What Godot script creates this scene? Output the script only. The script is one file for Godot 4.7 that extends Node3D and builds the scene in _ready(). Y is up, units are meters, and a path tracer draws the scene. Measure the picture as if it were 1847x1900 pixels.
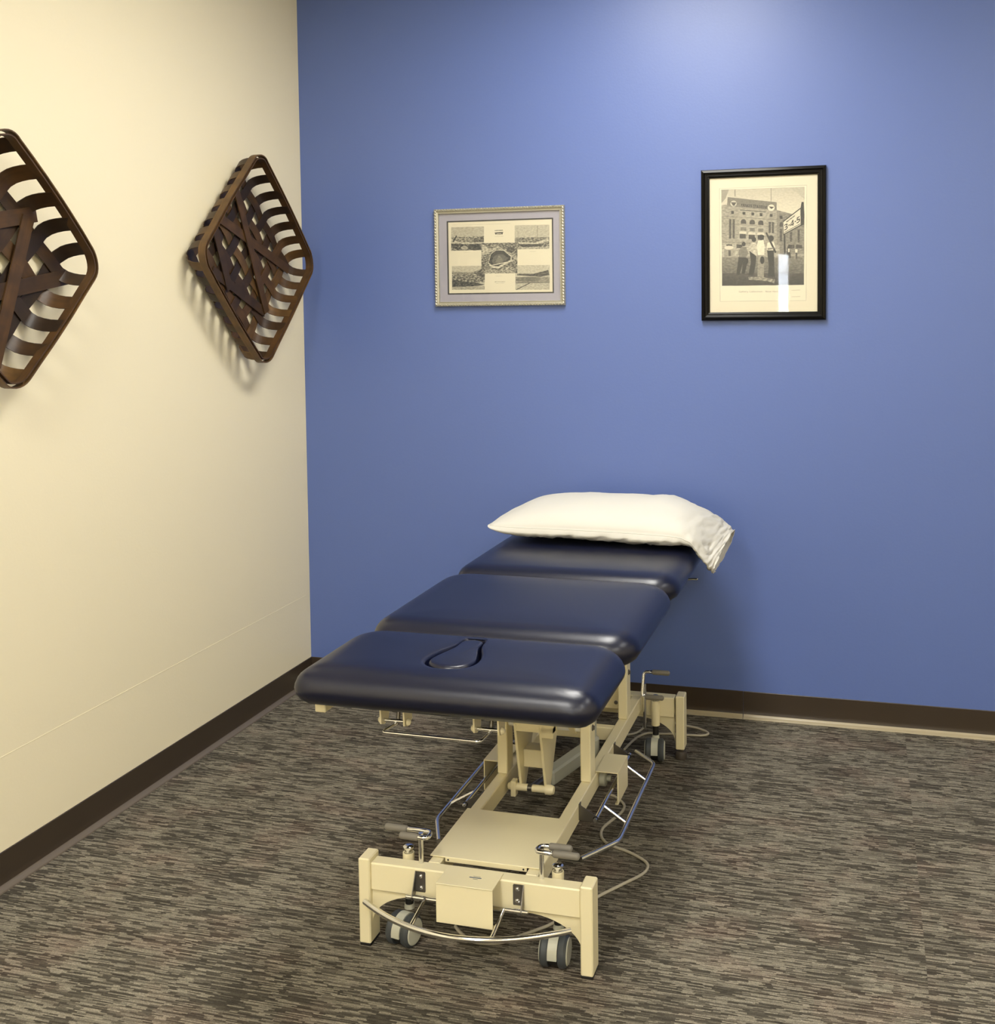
extends Node3D
# A physiotherapy room: corner of a cream wall and a blue wall, a navy treatment table, two woven tobacco baskets, two framed prints.
# World: the corner is the origin, the blue wall lies in z = 0, the cream wall in x = 0, the floor in y = 0.

const FRAME := Vector2(1847, 1900)
const FOCAL := 2066.5
const CENTRE := Vector2(1041.8, 680.3)
const ROOM := Vector3(4.6, 3.0, 8.0)

var M := {}
var taken := {}
var rng := RandomNumberGenerator.new()

# ------------------------------------------------------------------ scene helpers
func numbered(called: String) -> String:
	var n: int = taken.get(called, 0)
	taken[called] = n + 1
	return called if n == 0 else "%s_%03d" % [called, n]

func thing(called: String, label: String, category: String, at: Vector3, group := "") -> Node3D:
	var o := Node3D.new()
	o.name = numbered(called)
	add_child(o)
	o.position = at
	o.set_meta("label", label)
	o.set_meta("category", category)
	if group != "":
		o.set_meta("group", group)
	return o

# one mesh made of world coordinates, hung under a parent as a part
func part(parent: Node3D, called: String, st: SurfaceTool, m: Material, label := "") -> MeshInstance3D:
	st.generate_normals()
	var o := MeshInstance3D.new()
	o.mesh = st.commit()
	o.mesh.surface_set_material(0, m)
	o.name = called
	parent.add_child(o, true)
	if parent != self:
		o.position = -place_of(parent)
	if label != "":
		o.set_meta("label", label)
	return o

func place_of(n: Node3D) -> Vector3:
	var p := Vector3.ZERO
	var k: Node = n
	while k != self:
		p += (k as Node3D).position
		k = k.get_parent()
	return p

func structure(called: String, st: SurfaceTool, m: Material, label: String) -> MeshInstance3D:
	var o := part(self, called, st, m)
	o.set_meta("kind", "structure")
	o.set_meta("label", label)
	o.set_meta("category", called.split("_")[0])
	return o

# ------------------------------------------------------------------ mesh helpers
func mb() -> SurfaceTool:
	var st := SurfaceTool.new()
	st.begin(Mesh.PRIMITIVE_TRIANGLES)
	return st

func t3(st: SurfaceTool, a: Vector3, b: Vector3, c: Vector3, hint: Vector3) -> void:
	if (c - a).cross(b - a).dot(hint) < 0.0:
		var k := b
		b = c
		c = k
	st.add_vertex(a)
	st.add_vertex(b)
	st.add_vertex(c)

func q4(st: SurfaceTool, a: Vector3, b: Vector3, c: Vector3, d: Vector3, hint: Vector3) -> void:
	t3(st, a, b, c, hint)
	t3(st, a, c, d, hint)

func t3uv(st: SurfaceTool, p: Array, uv: Array, hint: Vector3) -> void:
	var o := [0, 1, 2]
	var a: Vector3 = p[0]
	var b: Vector3 = p[1]
	var c: Vector3 = p[2]
	if (c - a).cross(b - a).dot(hint) < 0.0:
		o = [0, 2, 1]
	for k in o:
		st.set_uv(uv[k])
		st.add_vertex(p[k])

func q4uv(st: SurfaceTool, p: Array, uv: Array, hint: Vector3) -> void:
	t3uv(st, [p[0], p[1], p[2]], [uv[0], uv[1], uv[2]], hint)
	t3uv(st, [p[0], p[2], p[3]], [uv[0], uv[2], uv[3]], hint)

# chamfered box between two corners
func box(st: SurfaceTool, lo: Vector3, hi: Vector3, r := 0.0015) -> void:
	obox(st, Transform3D(Basis(), (lo + hi) / 2.0), (hi - lo).abs(), r)

func obox(st: SurfaceTool, xf: Transform3D, size: Vector3, r := 0.0015) -> void:
	st.set_smooth_group(-1)
	var h := size / 2.0
	r = minf(r, minf(h.x, minf(h.y, h.z)) * 0.45)
	var v := {}
	for sx in [-1, 1]:
		for sy in [-1, 1]:
			for sz in [-1, 1]:
				v[[sx, sy, sz]] = [
					xf * Vector3(sx * h.x, sy * (h.y - r), sz * (h.z - r)),
					xf * Vector3(sx * (h.x - r), sy * h.y, sz * (h.z - r)),
					xf * Vector3(sx * (h.x - r), sy * (h.y - r), sz * h.z)]
	for s in [-1, 1]:
		q4(st, v[[s, -1, -1]][0], v[[s, 1, -1]][0], v[[s, 1, 1]][0], v[[s, -1, 1]][0], xf.basis * Vector3(s, 0, 0))
		q4(st, v[[-1, s, -1]][1], v[[1, s, -1]][1], v[[1, s, 1]][1], v[[-1, s, 1]][1], xf.basis * Vector3(0, s, 0))
		q4(st, v[[-1, -1, s]][2], v[[1, -1, s]][2], v[[1, 1, s]][2], v[[-1, 1, s]][2], xf.basis * Vector3(0, 0, s))
	for a in [-1, 1]:
		for b in [-1, 1]:
			q4(st, v[[a, b, -1]][0], v[[a, b, 1]][0], v[[a, b, 1]][1], v[[a, b, -1]][1], xf.basis * Vector3(a, b, 0))
			q4(st, v[[a, -1, b]][0], v[[a, 1, b]][0], v[[a, 1, b]][2], v[[a, -1, b]][2], xf.basis * Vector3(a, 0, b))
			q4(st, v[[-1, a, b]][1], v[[1, a, b]][1], v[[1, a, b]][2], v[[-1, a, b]][2], xf.basis * Vector3(0, a, b))
			for c in [-1, 1]:
				t3(st, v[[a, b, c]][0], v[[a, b, c]][1], v[[a, b, c]][2], xf.basis * Vector3(a, b, c))

# a bar between two points with a rectangular section (across, up)
func bar(st: SurfaceTool, a: Vector3, b: Vector3, wide: float, tall: float, up := Vector3.UP, r := 0.0015) -> void:
	var d := (b - a).normalized()
	var s := d.cross(up).normalized()
	var u := s.cross(d).normalized()
	obox(st, Transform3D(Basis(s, u, -d), (a + b) / 2.0), Vector3(wide, tall, a.distance_to(b)), r)

# polyline with its inner corners rounded
func rounded(pts: Array, r: float, steps := 5) -> Array:
	var out := [pts[0]]
	for i in range(1, pts.size() - 1):
		var p: Vector3 = pts[i]
		var a: Vector3 = pts[i - 1]
		var b: Vector3 = pts[i + 1]
		var k := minf(r, minf(p.distance_to(a), p.distance_to(b)) * 0.48)
		var p0 := p + (a - p).normalized() * k
		var p1 := p + (b - p).normalized() * k
		for j in steps + 1:
			var t := float(j) / steps
			out.append(p0.lerp(p, t).lerp(p.lerp(p1, t), t))
	out.append(pts[-1])
	return out

func smooth_curve(pts: Array, per := 6) -> Array:
	var out := []
	for i in pts.size() - 1:
		var p0: Vector3 = pts[maxi(i - 1, 0)]
		var p1: Vector3 = pts[i]
		var p2: Vector3 = pts[i + 1]
		var p3: Vector3 = pts[mini(i + 2, pts.size() - 1)]
		for j in per:
			out.append(p1.cubic_interpolate(p2, p0, p3, float(j) / per))
	out.append(pts[-1])
	return out

func tube(st: SurfaceTool, pts: Array, r: float, n := 10, dome := 0.0) -> void:
	var rings := []
	var up := Vector3.UP
	var d0: Vector3 = (pts[1] - pts[0]).normalized()
	if absf(d0.dot(up)) > 0.9:
		up = Vector3.RIGHT
	var centres := []
	var radii := []
	if dome > 0.0:
		for k in [0.0, 0.35, 0.7, 0.9]:
			centres.append(pts[0] - d0 * dome * sqrt(1.0 - k * k))
			radii.append(r * k)
	for p in pts:
		centres.append(p)
		radii.append(r)
	var d1: Vector3 = (pts[-1] - pts[-2]).normalized()
	if dome > 0.0:
		for k in [0.9, 0.7, 0.35, 0.0]:
			centres.append(pts[-1] + d1 * dome * sqrt(1.0 - k * k))
			radii.append(r * k)
	for i in centres.size():
		var a: Vector3 = centres[maxi(i - 1, 0)]
		var b: Vector3 = centres[mini(i + 1, centres.size() - 1)]
		var d := (b - a).normalized()
		var s := d.cross(up)
		if s.length() < 0.01:
			s = d.cross(Vector3.FORWARD)
		s = s.normalized()
		var u := s.cross(d).normalized()
		up = u
		var ring := []
		for k in n:
			var w := TAU * k / n
			ring.append(centres[i] + (s * cos(w) + u * sin(w)) * maxf(radii[i], 0.00002))
		rings.append(ring)
	st.set_smooth_group(0)
	for i in rings.size() - 1:
		var mid: Vector3 = (centres[i] + centres[i + 1]) / 2.0
		for k in n:
			var l := (k + 1) % n
			var c: Vector3 = (rings[i][k] + rings[i][l] + rings[i + 1][k] + rings[i + 1][l]) / 4.0
			q4(st, rings[i][k], rings[i][l], rings[i + 1][l], rings[i + 1][k], c - mid)
	if dome <= 0.0:
		st.set_smooth_group(-1)
		for e in [0, rings.size() - 1]:
			var away: Vector3 = -d0 if e == 0 else d1
			for k in n:
				t3(st, centres[e], rings[e][k], rings[e][(k + 1) % n], away)

# a turned shape: profile of (radius, height along the axis)
func lathe(st: SurfaceTool, at: Vector3, axis: Vector3, profile: Array, n := 16) -> void:
	axis = axis.normalized()
	var s := axis.cross(Vector3.UP if absf(axis.y) < 0.9 else Vector3.RIGHT).normalized()
	var u := s.cross(axis).normalized()
	var g := 0
	for i in profile.size() - 1:
		var p0: Vector2 = profile[i]
		var p1: Vector2 = profile[i + 1]
		if i > 0:
			var pp: Vector2 = profile[i - 1]
			if absf((p0 - pp).angle_to(p1 - p0)) > 0.6:
				g += 1
		st.set_smooth_group(g)
		var nrm := Vector2(p1.y - p0.y, p0.x - p1.x)
		for k in n:
			var w0 := TAU * k / n
			var w1 := TAU * (k + 1) / n
			var e0 := s * cos(w0) + u * sin(w0)
			var e1 := s * cos(w1) + u * sin(w1)
			var hint := (e0 + e1) * 0.5 * nrm.x + axis * nrm.y
			var a := at + e0 * p0.x + axis * p0.y
			var b := at + e1 * p0.x + axis * p0.y
			var c := at + e1 * p1.x + axis * p1.y
			var d := at + e0 * p1.x + axis * p1.y
			if p0.x < 1e-5:
				t3(st, a, c, d, hint)
			elif p1.x < 1e-5:
				t3(st, a, b, c, hint)
			else:
				q4(st, a, b, c, d, hint)

# polygon in the plane (u, v) through `at`, thickness along w from 0 to depth
func prism(st: SurfaceTool, at: Vector3, u: Vector3, v: Vector3, poly: Array, depth: Vector3) -> void:
	st.set_smooth_group(-1)
	var flat := PackedVector2Array(poly)
	var idx := Geometry2D.triangulate_polygon(flat)
	var mid := Vector2.ZERO
	for p in flat:
		mid += p / flat.size()
	for i in range(0, idx.size(), 3):
		var a := at + u * flat[idx[i]].x + v * flat[idx[i]].y
		var b := at + u * flat[idx[i + 1]].x + v * flat[idx[i + 1]].y
		var c := at + u * flat[idx[i + 2]].x + v * flat[idx[i + 2]].y
		t3(st, a, b, c, -depth)
		t3(st, a + depth, b + depth, c + depth, depth)
	var turn := 1.0 if not Geometry2D.is_polygon_clockwise(flat) else -1.0
	for i in flat.size():
		var p := flat[i]
		var q := flat[(i + 1) % flat.size()]
		var a := at + u * p.x + v * p.y
		var b := at + u * q.x + v * q.y
		var e := (q - p)
		var out2 := Vector2(e.y, -e.x) * turn
		q4(st, a, b, b + depth, a + depth, u * out2.x + v * out2.y)

# ------------------------------------------------------------------ materials
func mat(c: Color, rough := 0.5, metal := 0.0, spec := 0.5) -> StandardMaterial3D:
	var m := StandardMaterial3D.new()
	m.albedo_color = c
	m.roughness = rough
	m.metallic = metal
	m.metallic_specular = spec
	return m

func noise_tex(freq: float, size: int, normal: bool, strength := 1.0, octaves := 3) -> NoiseTexture2D:
	var t := NoiseTexture2D.new()
	t.width = size
	t.height = size
	t.seamless = true
	t.generate_mipmaps = false
	var n := FastNoiseLite.new()
	n.seed = 7
	n.frequency = freq
	n.fractal_octaves = octaves
	t.noise = n
	t.as_normal_map = normal
	t.bump_strength = strength
	return t

func textured_relief(m: StandardMaterial3D, tex: Texture2D, scale: float, strength: float) -> void:
	m.normal_enabled = true
	m.normal_texture = tex
	m.normal_scale = strength
	m.uv1_triplanar = true
	m.uv1_world_triplanar = true
	m.uv1_scale = Vector3.ONE * scale

func wood_texture() -> ImageTexture:
	var w := 512
	var h := 128
	var d := PackedByteArray()
	d.resize(w * h * 3)
	var n1 := FastNoiseLite.new()
	n1.seed = 3
	n1.frequency = 0.05
	var n2 := FastNoiseLite.new()
	n2.seed = 9
	n2.frequency = 0.012
	n2.fractal_octaves = 3
	for y in h:
		for x in w:
			var g := 0.5 + 0.5 * n1.get_noise_2d(x * 0.06, y * 3.0)
			var b := 0.5 + 0.5 * n2.get_noise_2d(x * 1.0, y * 2.0)
			var v := 0.62 + 0.34 * g * b + 0.16 * b
			var i := (y * w + x) * 3
			d[i] = clampi(int(255 * v), 0, 255)
			d[i + 1] = clampi(int(255 * v * 0.98), 0, 255)
			d[i + 2] = clampi(int(255 * v * 0.95), 0, 255)
	return ImageTexture.create_from_image(Image.create_from_data(w, h, false, Image.FORMAT_RGB8, d))

# carpet tile: rows of tufted yarn, each row a run of short dashes of yarn in greys, browns and sands
func carpet_textures() -> Array:
	var w := 1536
	var per := 3
	var rows := 682
	var h := rows * per
	var r := RandomNumberGenerator.new()
	r.seed = 41
	var big := FastNoiseLite.new()
	big.seed = 5
	big.frequency = 0.006
	var hue := FastNoiseLite.new()
	hue.seed = 12
	hue.frequency = 0.005
	var jit := PackedByteArray()
	jit.resize(8192)
	for i in jit.size():
		jit[i] = r.randi_range(0, 46)
	var d := PackedByteArray()
	d.resize(w * h * 3)
	var bump := PackedByteArray()
	bump.resize(w * h)
	var prev := PackedFloat32Array()
	prev.resize(w)
	for k in w:
		prev[k] = 0.7
	for row in rows:
		var tone := PackedFloat32Array()
		tone.resize(w)
		var x := 0
		while x < w:
			var n := big.get_noise_2d(x * 0.8, row * 2.4)
			var dark := 0.44 - n * 0.34
			var before := prev[mini(x + 6, w - 1)]
			dark += 0.10 if before < 0.5 else -0.08
			var run := 0
			var v := 0.0
			if r.randf() < dark:
				run = int(10 + 44 * r.randf() * r.randf())
				v = r.randf_range(0.24, 0.46)
			else:
				run = int(12 + 56 * r.randf() * r.randf())
				v = r.randf_range(0.70, 1.0) if r.randf() < 0.7 else r.randf_range(0.5, 0.66)
			for k in range(x, mini(x + run, w)):
				tone[k] = v
			x += run
		prev = tone
		for sub in per:
			var y := row * per + sub
			var edge: float = [0.84, 1.0, 0.92][sub]
			var j := r.randi_range(0, 4000)
			for xx in w:
				var hh := 0.0
				if (xx & 15) == 0 or xx == 0:
					hh = hue.get_noise_2d(xx * 1.0, row * 3.0)
					prev_hue = hh
				else:
					hh = prev_hue
				var jt := jit[(xx * 3 + j) & 8191]
				var t := tone[xx] * edge * (0.74 + jt * 0.0113)
				var i := (y * w + xx) * 3
				d[i] = clampi(int(35 + 107 * t + maxf(hh, 0.0) * 8.0), 0, 255)
				d[i + 1] = clampi(int(32 + 103 * t), 0, 255)
				d[i + 2] = clampi(int(27 + 92 * t), 0, 255)
				bump[y * w + xx] = clampi(int(edge * 120 + tone[xx] * 60 + jt * 2), 0, 255)
	var img := Image.create_from_data(w, h, false, Image.FORMAT_RGB8, d)
	var nb := Image.create_from_data(w, h, false, Image.FORMAT_L8, bump)
	nb.resize(1024, 2048)
	nb.convert(Image.FORMAT_RGBA8)
	nb.bump_map_to_normal_map(4.0)
	return [ImageTexture.create_from_image(img), ImageTexture.create_from_image(nb)]
var prev_hue := 0.0

func make_materials() -> void:
	M.blue = mat(Color8(91, 111, 170), 0.42)
	textured_relief(M.blue, noise_tex(0.05, 512, true, 2.0), 3.0, 0.10)
	M.cream = mat(Color8(235, 224, 192), 0.48)
	textured_relief(M.cream, noise_tex(0.05, 512, true, 2.0), 3.0, 0.10)
	M.ceiling = mat(Color8(236, 235, 228), 0.9)
	M.baseboard = mat(Color8(58, 48, 38), 0.34)
	M.toe = mat(Color8(100, 90, 78), 0.32)  # lighter than the base: light on its upward face put into the colour
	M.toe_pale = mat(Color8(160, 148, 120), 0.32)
	M.enamel = mat(Color8(234, 223, 184), 0.34)
	textured_relief(M.enamel, noise_tex(0.08, 256, true, 1.0), 12.0, 0.05)
	M.chrome = mat(Color8(226, 226, 226), 0.13, 1.0)
	M.steel = mat(Color8(120, 116, 110), 0.34, 0.85)
	M.vinyl = mat(Color8(8, 13, 36), 0.32, 0.0, 0.52)
	textured_relief(M.vinyl, noise_tex(0.11, 512, true, 2.5), 14.0, 0.10)
	M.board = mat(Color8(16, 16, 20), 0.8)
	M.grip = mat(Color8(122, 117, 106), 0.6)
	M.tyre = mat(Color8(66, 70, 73), 0.55)
	M.hub = mat(Color8(196, 196, 180), 0.5)
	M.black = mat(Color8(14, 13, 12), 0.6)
	M.foot = mat(Color8(70, 62, 54), 0.6)
	M.motor = mat(Color8(168, 168, 152), 0.5)
	M.cord = mat(Color8(178, 170, 150), 0.55)
	M.linen = mat(Color8(199, 196, 187), 0.85)
	M.linen.rim_enabled = true
	M.linen.rim = 0.15
	textured_relief(M.linen, noise_tex(0.2, 256, true, 1.5), 40.0, 0.06)
	M.frame_black = mat(Color8(9, 8, 8), 0.2, 0.0, 0.3)
	M.frame_silver = mat(Color8(190, 186, 170), 0.28, 0.8)
	M.frame_satin = mat(Color8(178, 174, 158), 0.38, 0.6)
	M.mat_grey = mat(Color8(152, 148, 158), 0.85)
	M.mat_dark = mat(Color8(30, 24, 24), 0.8)
	M.mat_white = mat(Color8(228, 224, 212), 0.8)
	M.glass = mat(Color(0.94, 0.97, 0.96, 0.04), 0.02, 0.0, 0.4)
	M.glass.transparency = BaseMaterial3D.TRANSPARENCY_ALPHA
	M.white = mat(Color8(238, 238, 234), 0.5)
	M.lamp = mat(Color8(245, 245, 240), 0.6)
	M.lamp.emission_enabled = true
	M.lamp.emission = Color(1.0, 0.985, 0.94)
	M.lamp.emission_energy_multiplier = 3.0
	M.label_paper = mat(Color8(226, 220, 196), 0.5)
	M.label_blue = mat(Color8(46, 70, 104), 0.5)
	M.label_grey = mat(Color8(120, 120, 116), 0.6)
	var wood := wood_texture()
	var tones := [Color8(94, 66, 32), Color8(70, 48, 22), Color8(114, 84, 44), Color8(52, 35, 16)]
	for k in 4:
		var m := mat(tones[k], 0.5)
		m.albedo_texture = wood
		M["wood%d" % k] = m
	var c := carpet_textures()
	M.carpet = mat(Color.WHITE, 0.95, 0.0, 0.2)
	M.carpet.albedo_texture = c[0]
	M.carpet.normal_enabled = true
	M.carpet.normal_texture = c[1]
	M.carpet.normal_scale = 0.8

# ------------------------------------------------------------------ lights of the room
func troffer(x: float, z: float, energy: float, label: String) -> void:
	var t := thing("ceiling_light", label, "ceiling light", Vector3(x, ROOM.y, z), "recessed ceiling panels")
	var st := mb()
	for s in [-1, 1]:
		box(st, Vector3(x + s * 0.305 - 0.012, ROOM.y - 0.02, z - 0.615), Vector3(x + s * 0.305 + 0.012, ROOM.y, z + 0.615))
		box(st, Vector3(x - 0.29, ROOM.y - 0.02, z + s * 0.603 - 0.012), Vector3(x + 0.29, ROOM.y, z + s * 0.603 + 0.012))
	part(t, "frame", st, M.white)
	st = mb()
	box(st, Vector3(x - 0.292, ROOM.y - 0.012, z - 0.59), Vector3(x + 0.292, ROOM.y - 0.002, z + 0.59))
	part(t, "diffuser", st, M.lamp)
	var a := AreaLight3D.new()
	a.name = "panel_light"
	a.area_size = Vector2(0.58, 1.18)
	a.light_energy = energy
	a.light_color = Color(1.0, 0.99, 0.965)
	a.shadow_enabled = true
	a.area_range = 12.0
	t.add_child(a)
	a.position = Vector3(0, -0.03, 0)
	a.rotation_degrees = Vector3(-90, 0, 0)

# ------------------------------------------------------------------ the setting
func wall_slab(lo: Vector3, hi: Vector3) -> SurfaceTool:
	var st := mb()
	box(st, lo, hi, 0.0005)
	return st

func cove(st: SurfaceTool, a: Vector3, b: Vector3, out: Vector3, toe: bool) -> void:
	var prof := [Vector2(0.0, 0.1016), Vector2(0.0022, 0.1016), Vector2(0.0034, 0.1), Vector2(0.0036, 0.06), Vector2(0.0038, 0.032), Vector2(0.0046, 0.022), Vector2(0.0064, 0.0150)]
	if toe:
		prof = [Vector2(0.0064, 0.0150), Vector2(0.0095, 0.0098), Vector2(0.0135, 0.0064), Vector2(0.0185, 0.0045), Vector2(0.0205, 0.0030), Vector2(0.0210, 0.0)]
	for i in prof.size() - 1:
		st.set_smooth_group(0 if i > 2 or toe else -1)
		var p: Vector2 = prof[i]
		var q: Vector2 = prof[i + 1]
		var n := Vector2(p.y - q.y, q.x - p.x)
		q4(st, a + out * p.x + Vector3.UP * p.y, b + out * p.x + Vector3.UP * p.y, b + out * q.x + Vector3.UP * q.y, a + out * q.x + Vector3.UP * q.y, out * n.x + Vector3.UP * n.y)
	st.set_smooth_group(-1)
	for e in [a, b]:
		var away: Vector3 = (a - b) if e == a else (b - a)
		for i in prof.size() - 1:
			t3(st, e, e + out * prof[i].x + Vector3.UP * prof[i].y, e + out * prof[i + 1].x + Vector3.UP * prof[i + 1].y, away)

func build_room() -> void:
	var st := mb()
	st.set_smooth_group(-1)
	var S := 2.4
	q4uv(st, [Vector3(0, 0, 0), Vector3(ROOM.x, 0, 0), Vector3(ROOM.x, 0, ROOM.z), Vector3(0, 0, ROOM.z)],
		[Vector2(0, 0), Vector2(ROOM.x / S, 0), Vector2(ROOM.x / S, ROOM.z / S), Vector2(0, ROOM.z / S)], Vector3.UP)
	for f in [[Vector3(0, -0.1, 0), Vector3(ROOM.x, -0.1, 0), Vector3(ROOM.x, -0.1, ROOM.z), Vector3(0, -0.1, ROOM.z), Vector3.DOWN],
			[Vector3(0, 0, 0), Vector3(ROOM.x, 0, 0), Vector3(ROOM.x, -0.1, 0), Vector3(0, -0.1, 0), Vector3.FORWARD],
			[Vector3(0, 0, ROOM.z), Vector3(ROOM.x, 0, ROOM.z), Vector3(ROOM.x, -0.1, ROOM.z), Vector3(0, -0.1, ROOM.z), Vector3.BACK],
			[Vector3(0, 0, 0), Vector3(0, 0, ROOM.z), Vector3(0, -0.1, ROOM.z), Vector3(0, -0.1, 0), Vector3.LEFT],
			[Vector3(ROOM.x, 0, 0), Vector3(ROOM.x, 0, ROOM.z), Vector3(ROOM.x, -0.1, ROOM.z), Vector3(ROOM.x, -0.1, 0), Vector3.RIGHT]]:
		q4uv(st, [f[0], f[1], f[2], f[3]], [Vector2.ZERO, Vector2.RIGHT, Vector2.ONE, Vector2.DOWN], f[4])
	var fl := structure("floor", st, M.carpet, "grey and brown streaked loop pile carpet floor")
	fl.set_meta("category", "floor")
	structure("ceiling", wall_slab(Vector3(-0.1, ROOM.y, -0.1), Vector3(ROOM.x + 0.1, ROOM.y + 0.1, ROOM.z + 0.1)), M.ceiling, "plain white ceiling above the room")
	structure("wall_back", wall_slab(Vector3(0, -0.1, -0.1), Vector3(ROOM.x + 0.1, ROOM.y, 0)), M.blue, "blue painted accent wall behind the treatment table")
	var wl := structure("wall_left", wall_slab(Vector3(-0.1, -0.1, -0.1), Vector3(0, ROOM.y, ROOM.z + 0.1)), M.cream, "cream painted wall carrying the woven baskets")
	structure("wall_right", wall_slab(Vector3(ROOM.x, -0.1, 0), Vector3(ROOM.x + 0.1, ROOM.y, ROOM.z + 0.1)), M.cream, "cream wall opposite the basket wall")
	# drywall joint showing as a thin ridge low on the cream wall
	st = mb()
	bar(st, Vector3(0.0003, 0.372, 0.03), Vector3(0.0003, 0.345, 3.6), 0.0012, 0.0012, Vector3.UP, 0.0004)
	part(wl, "seam", st, M.cream)
	# wall behind the camera with a narrow glazed sidelight
	var wx0 := 1.345
	var wx1 := 1.452
	st = mb()
	box(st, Vector3(0, -0.1, ROOM.z), Vector3(wx0, ROOM.y, ROOM.z + 0.1), 0.0005)
	box(st, Vector3(wx1, -0.1, ROOM.z), Vector3(ROOM.x, ROOM.y, ROOM.z + 0.1), 0.0005)
	box(st, Vector3(wx0, -0.1, ROOM.z), Vector3(wx1, 0.7, ROOM.z + 0.1), 0.0005)
	box(st, Vector3(wx0, 2.12, ROOM.z), Vector3(wx1, ROOM.y, ROOM.z + 0.1), 0.0005)
	structure("wall_front", st, M.cream, "cream wall with a narrow glazed sidelight facing the blue wall")
	st = mb()
	box(st, Vector3(wx0, 0.7, ROOM.z + 0.05), Vector3(wx1, 2.12, ROOM.z + 0.054), 0.0005)
	var win := structure("window_1", st, M.glass, "tall narrow glass sidelight looking outdoors")
	for y in [1.20, 1.55, 1.726, 1.923]:
		st = mb()
		box(st, Vector3(wx0, y - 0.004, ROOM.z + 0.04), Vector3(wx1, y + 0.004, ROOM.z + 0.062), 0.0005)
		part(win, "muntin", st, M.white)
	# vinyl cove base whose cream-wall toe has light painted in; pale jointed toe on the blue wall
	st = mb()
	cove(st, Vector3(0, 0, 0), Vector3(0, 0, ROOM.z), Vector3.RIGHT, false)
	var bl := structure("baseboard_left", st, M.baseboard, "dark brown vinyl cove base along the cream wall")
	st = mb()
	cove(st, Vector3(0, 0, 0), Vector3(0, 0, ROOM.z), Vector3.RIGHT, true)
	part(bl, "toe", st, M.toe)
	st = mb()
	cove(st, Vector3(0.004, 0, 0), Vector3(1.8125, 0, 0), Vector3.BACK, false)
	var bb := structure("baseboard_back", st, M.baseboard, "dark brown vinyl cove base along the blue wall")
	st = mb()
	cove(st, Vector3(1.8135, 0, 0), Vector3(ROOM.x, 0, 0), Vector3.BACK, false)
	part(bb, "segment", st, M.baseboard)
	for e in [[0.004, 1.8120], [1.8140, ROOM.x]]:
		st = mb()
		cove(st, Vector3(e[0], 0, 0), Vector3(e[1], 0, 0), Vector3.BACK, true)
		part(bb, "toe", st, M.toe_pale)

# ------------------------------------------------------------------ treatment table
const CX := 1.359          # middle of the table across
const TOP := 0.755         # height of the cushions

func rrect(cx: float, cz: float, hx: float, hz: float, r0: float, r1: float, ang: float, from: Vector2) -> Vector2:
	# where a ray from `from` at angle `ang` leaves a rounded rectangle
	var d := Vector2(cos(ang), sin(ang))
	var lo := 0.0
	var hi := 2.0
	for k in 30:
		var m := (lo + hi) / 2.0
		var p := from + d * m
		var r := r1 if p.y > cz else r0
		var q := Vector2(absf(p.x - cx) - (hx - r), absf(p.y - cz) - (hz - r))
		var s := Vector2(maxf(q.x, 0), maxf(q.y, 0)).length() + minf(maxf(q.x, q.y), 0) - r
		if s < 0:
			lo = m
		else:
			hi = m
	return from + d * lo

const PLUG := [[0.0, -0.136], [0.017, -0.131], [0.027, -0.118], [0.029, -0.099], [0.030, -0.080], [0.037, -0.055], [0.048, -0.025], [0.056, 0.010], [0.057, 0.040], [0.048, 0.064], [0.028, 0.080]]
var plug_loop := PackedVector2Array()

func plug_outline(ang: float, grow: float) -> Vector2:
	# keyhole-shaped face hole: wide towards the end of the table, narrow towards its middle
	var c := Vector2(1.343, 1.798)
	if plug_loop.size() == 0:
		var half := []
		for p in PLUG:
			half.append(Vector3(p[0], p[1], 0))
		half.append(Vector3(0.0, 0.086, 0))
		for k in range(PLUG.size() - 1, 0, -1):
			half.append(Vector3(-PLUG[k][0], PLUG[k][1], 0))
		half.append(half[0])
		for p in smooth_curve(half, 5):
			plug_loop.append(Vector2(p.x, p.y))
	var d := Vector2(cos(ang), sin(ang))
	var r := 0.05
	for i in plug_loop.size() - 1:
		var hit = Geometry2D.segment_intersects_segment(Vector2.ZERO, d, plug_loop[i], plug_loop[i + 1])
		if hit != null:
			r = (hit as Vector2).length()
	return c + d * (r + grow)

const PROFILE := [Vector2(0.078, 0.0), Vector2(0.050, 0.003), Vector2(0.027, 0.010), Vector2(0.011, 0.021), Vector2(0.0025, 0.034), Vector2(0.0, 0.044), Vector2(0.0015, 0.054), Vector2(0.006, 0.064), Vector2(0.0125, 0.0725), Vector2(0.0215, 0.080), Vector2(0.0325, 0.0860), Vector2(0.045, 0.0900), Vector2(0.058, 0.0925), Vector2(0.075, 0.0942)]

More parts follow.
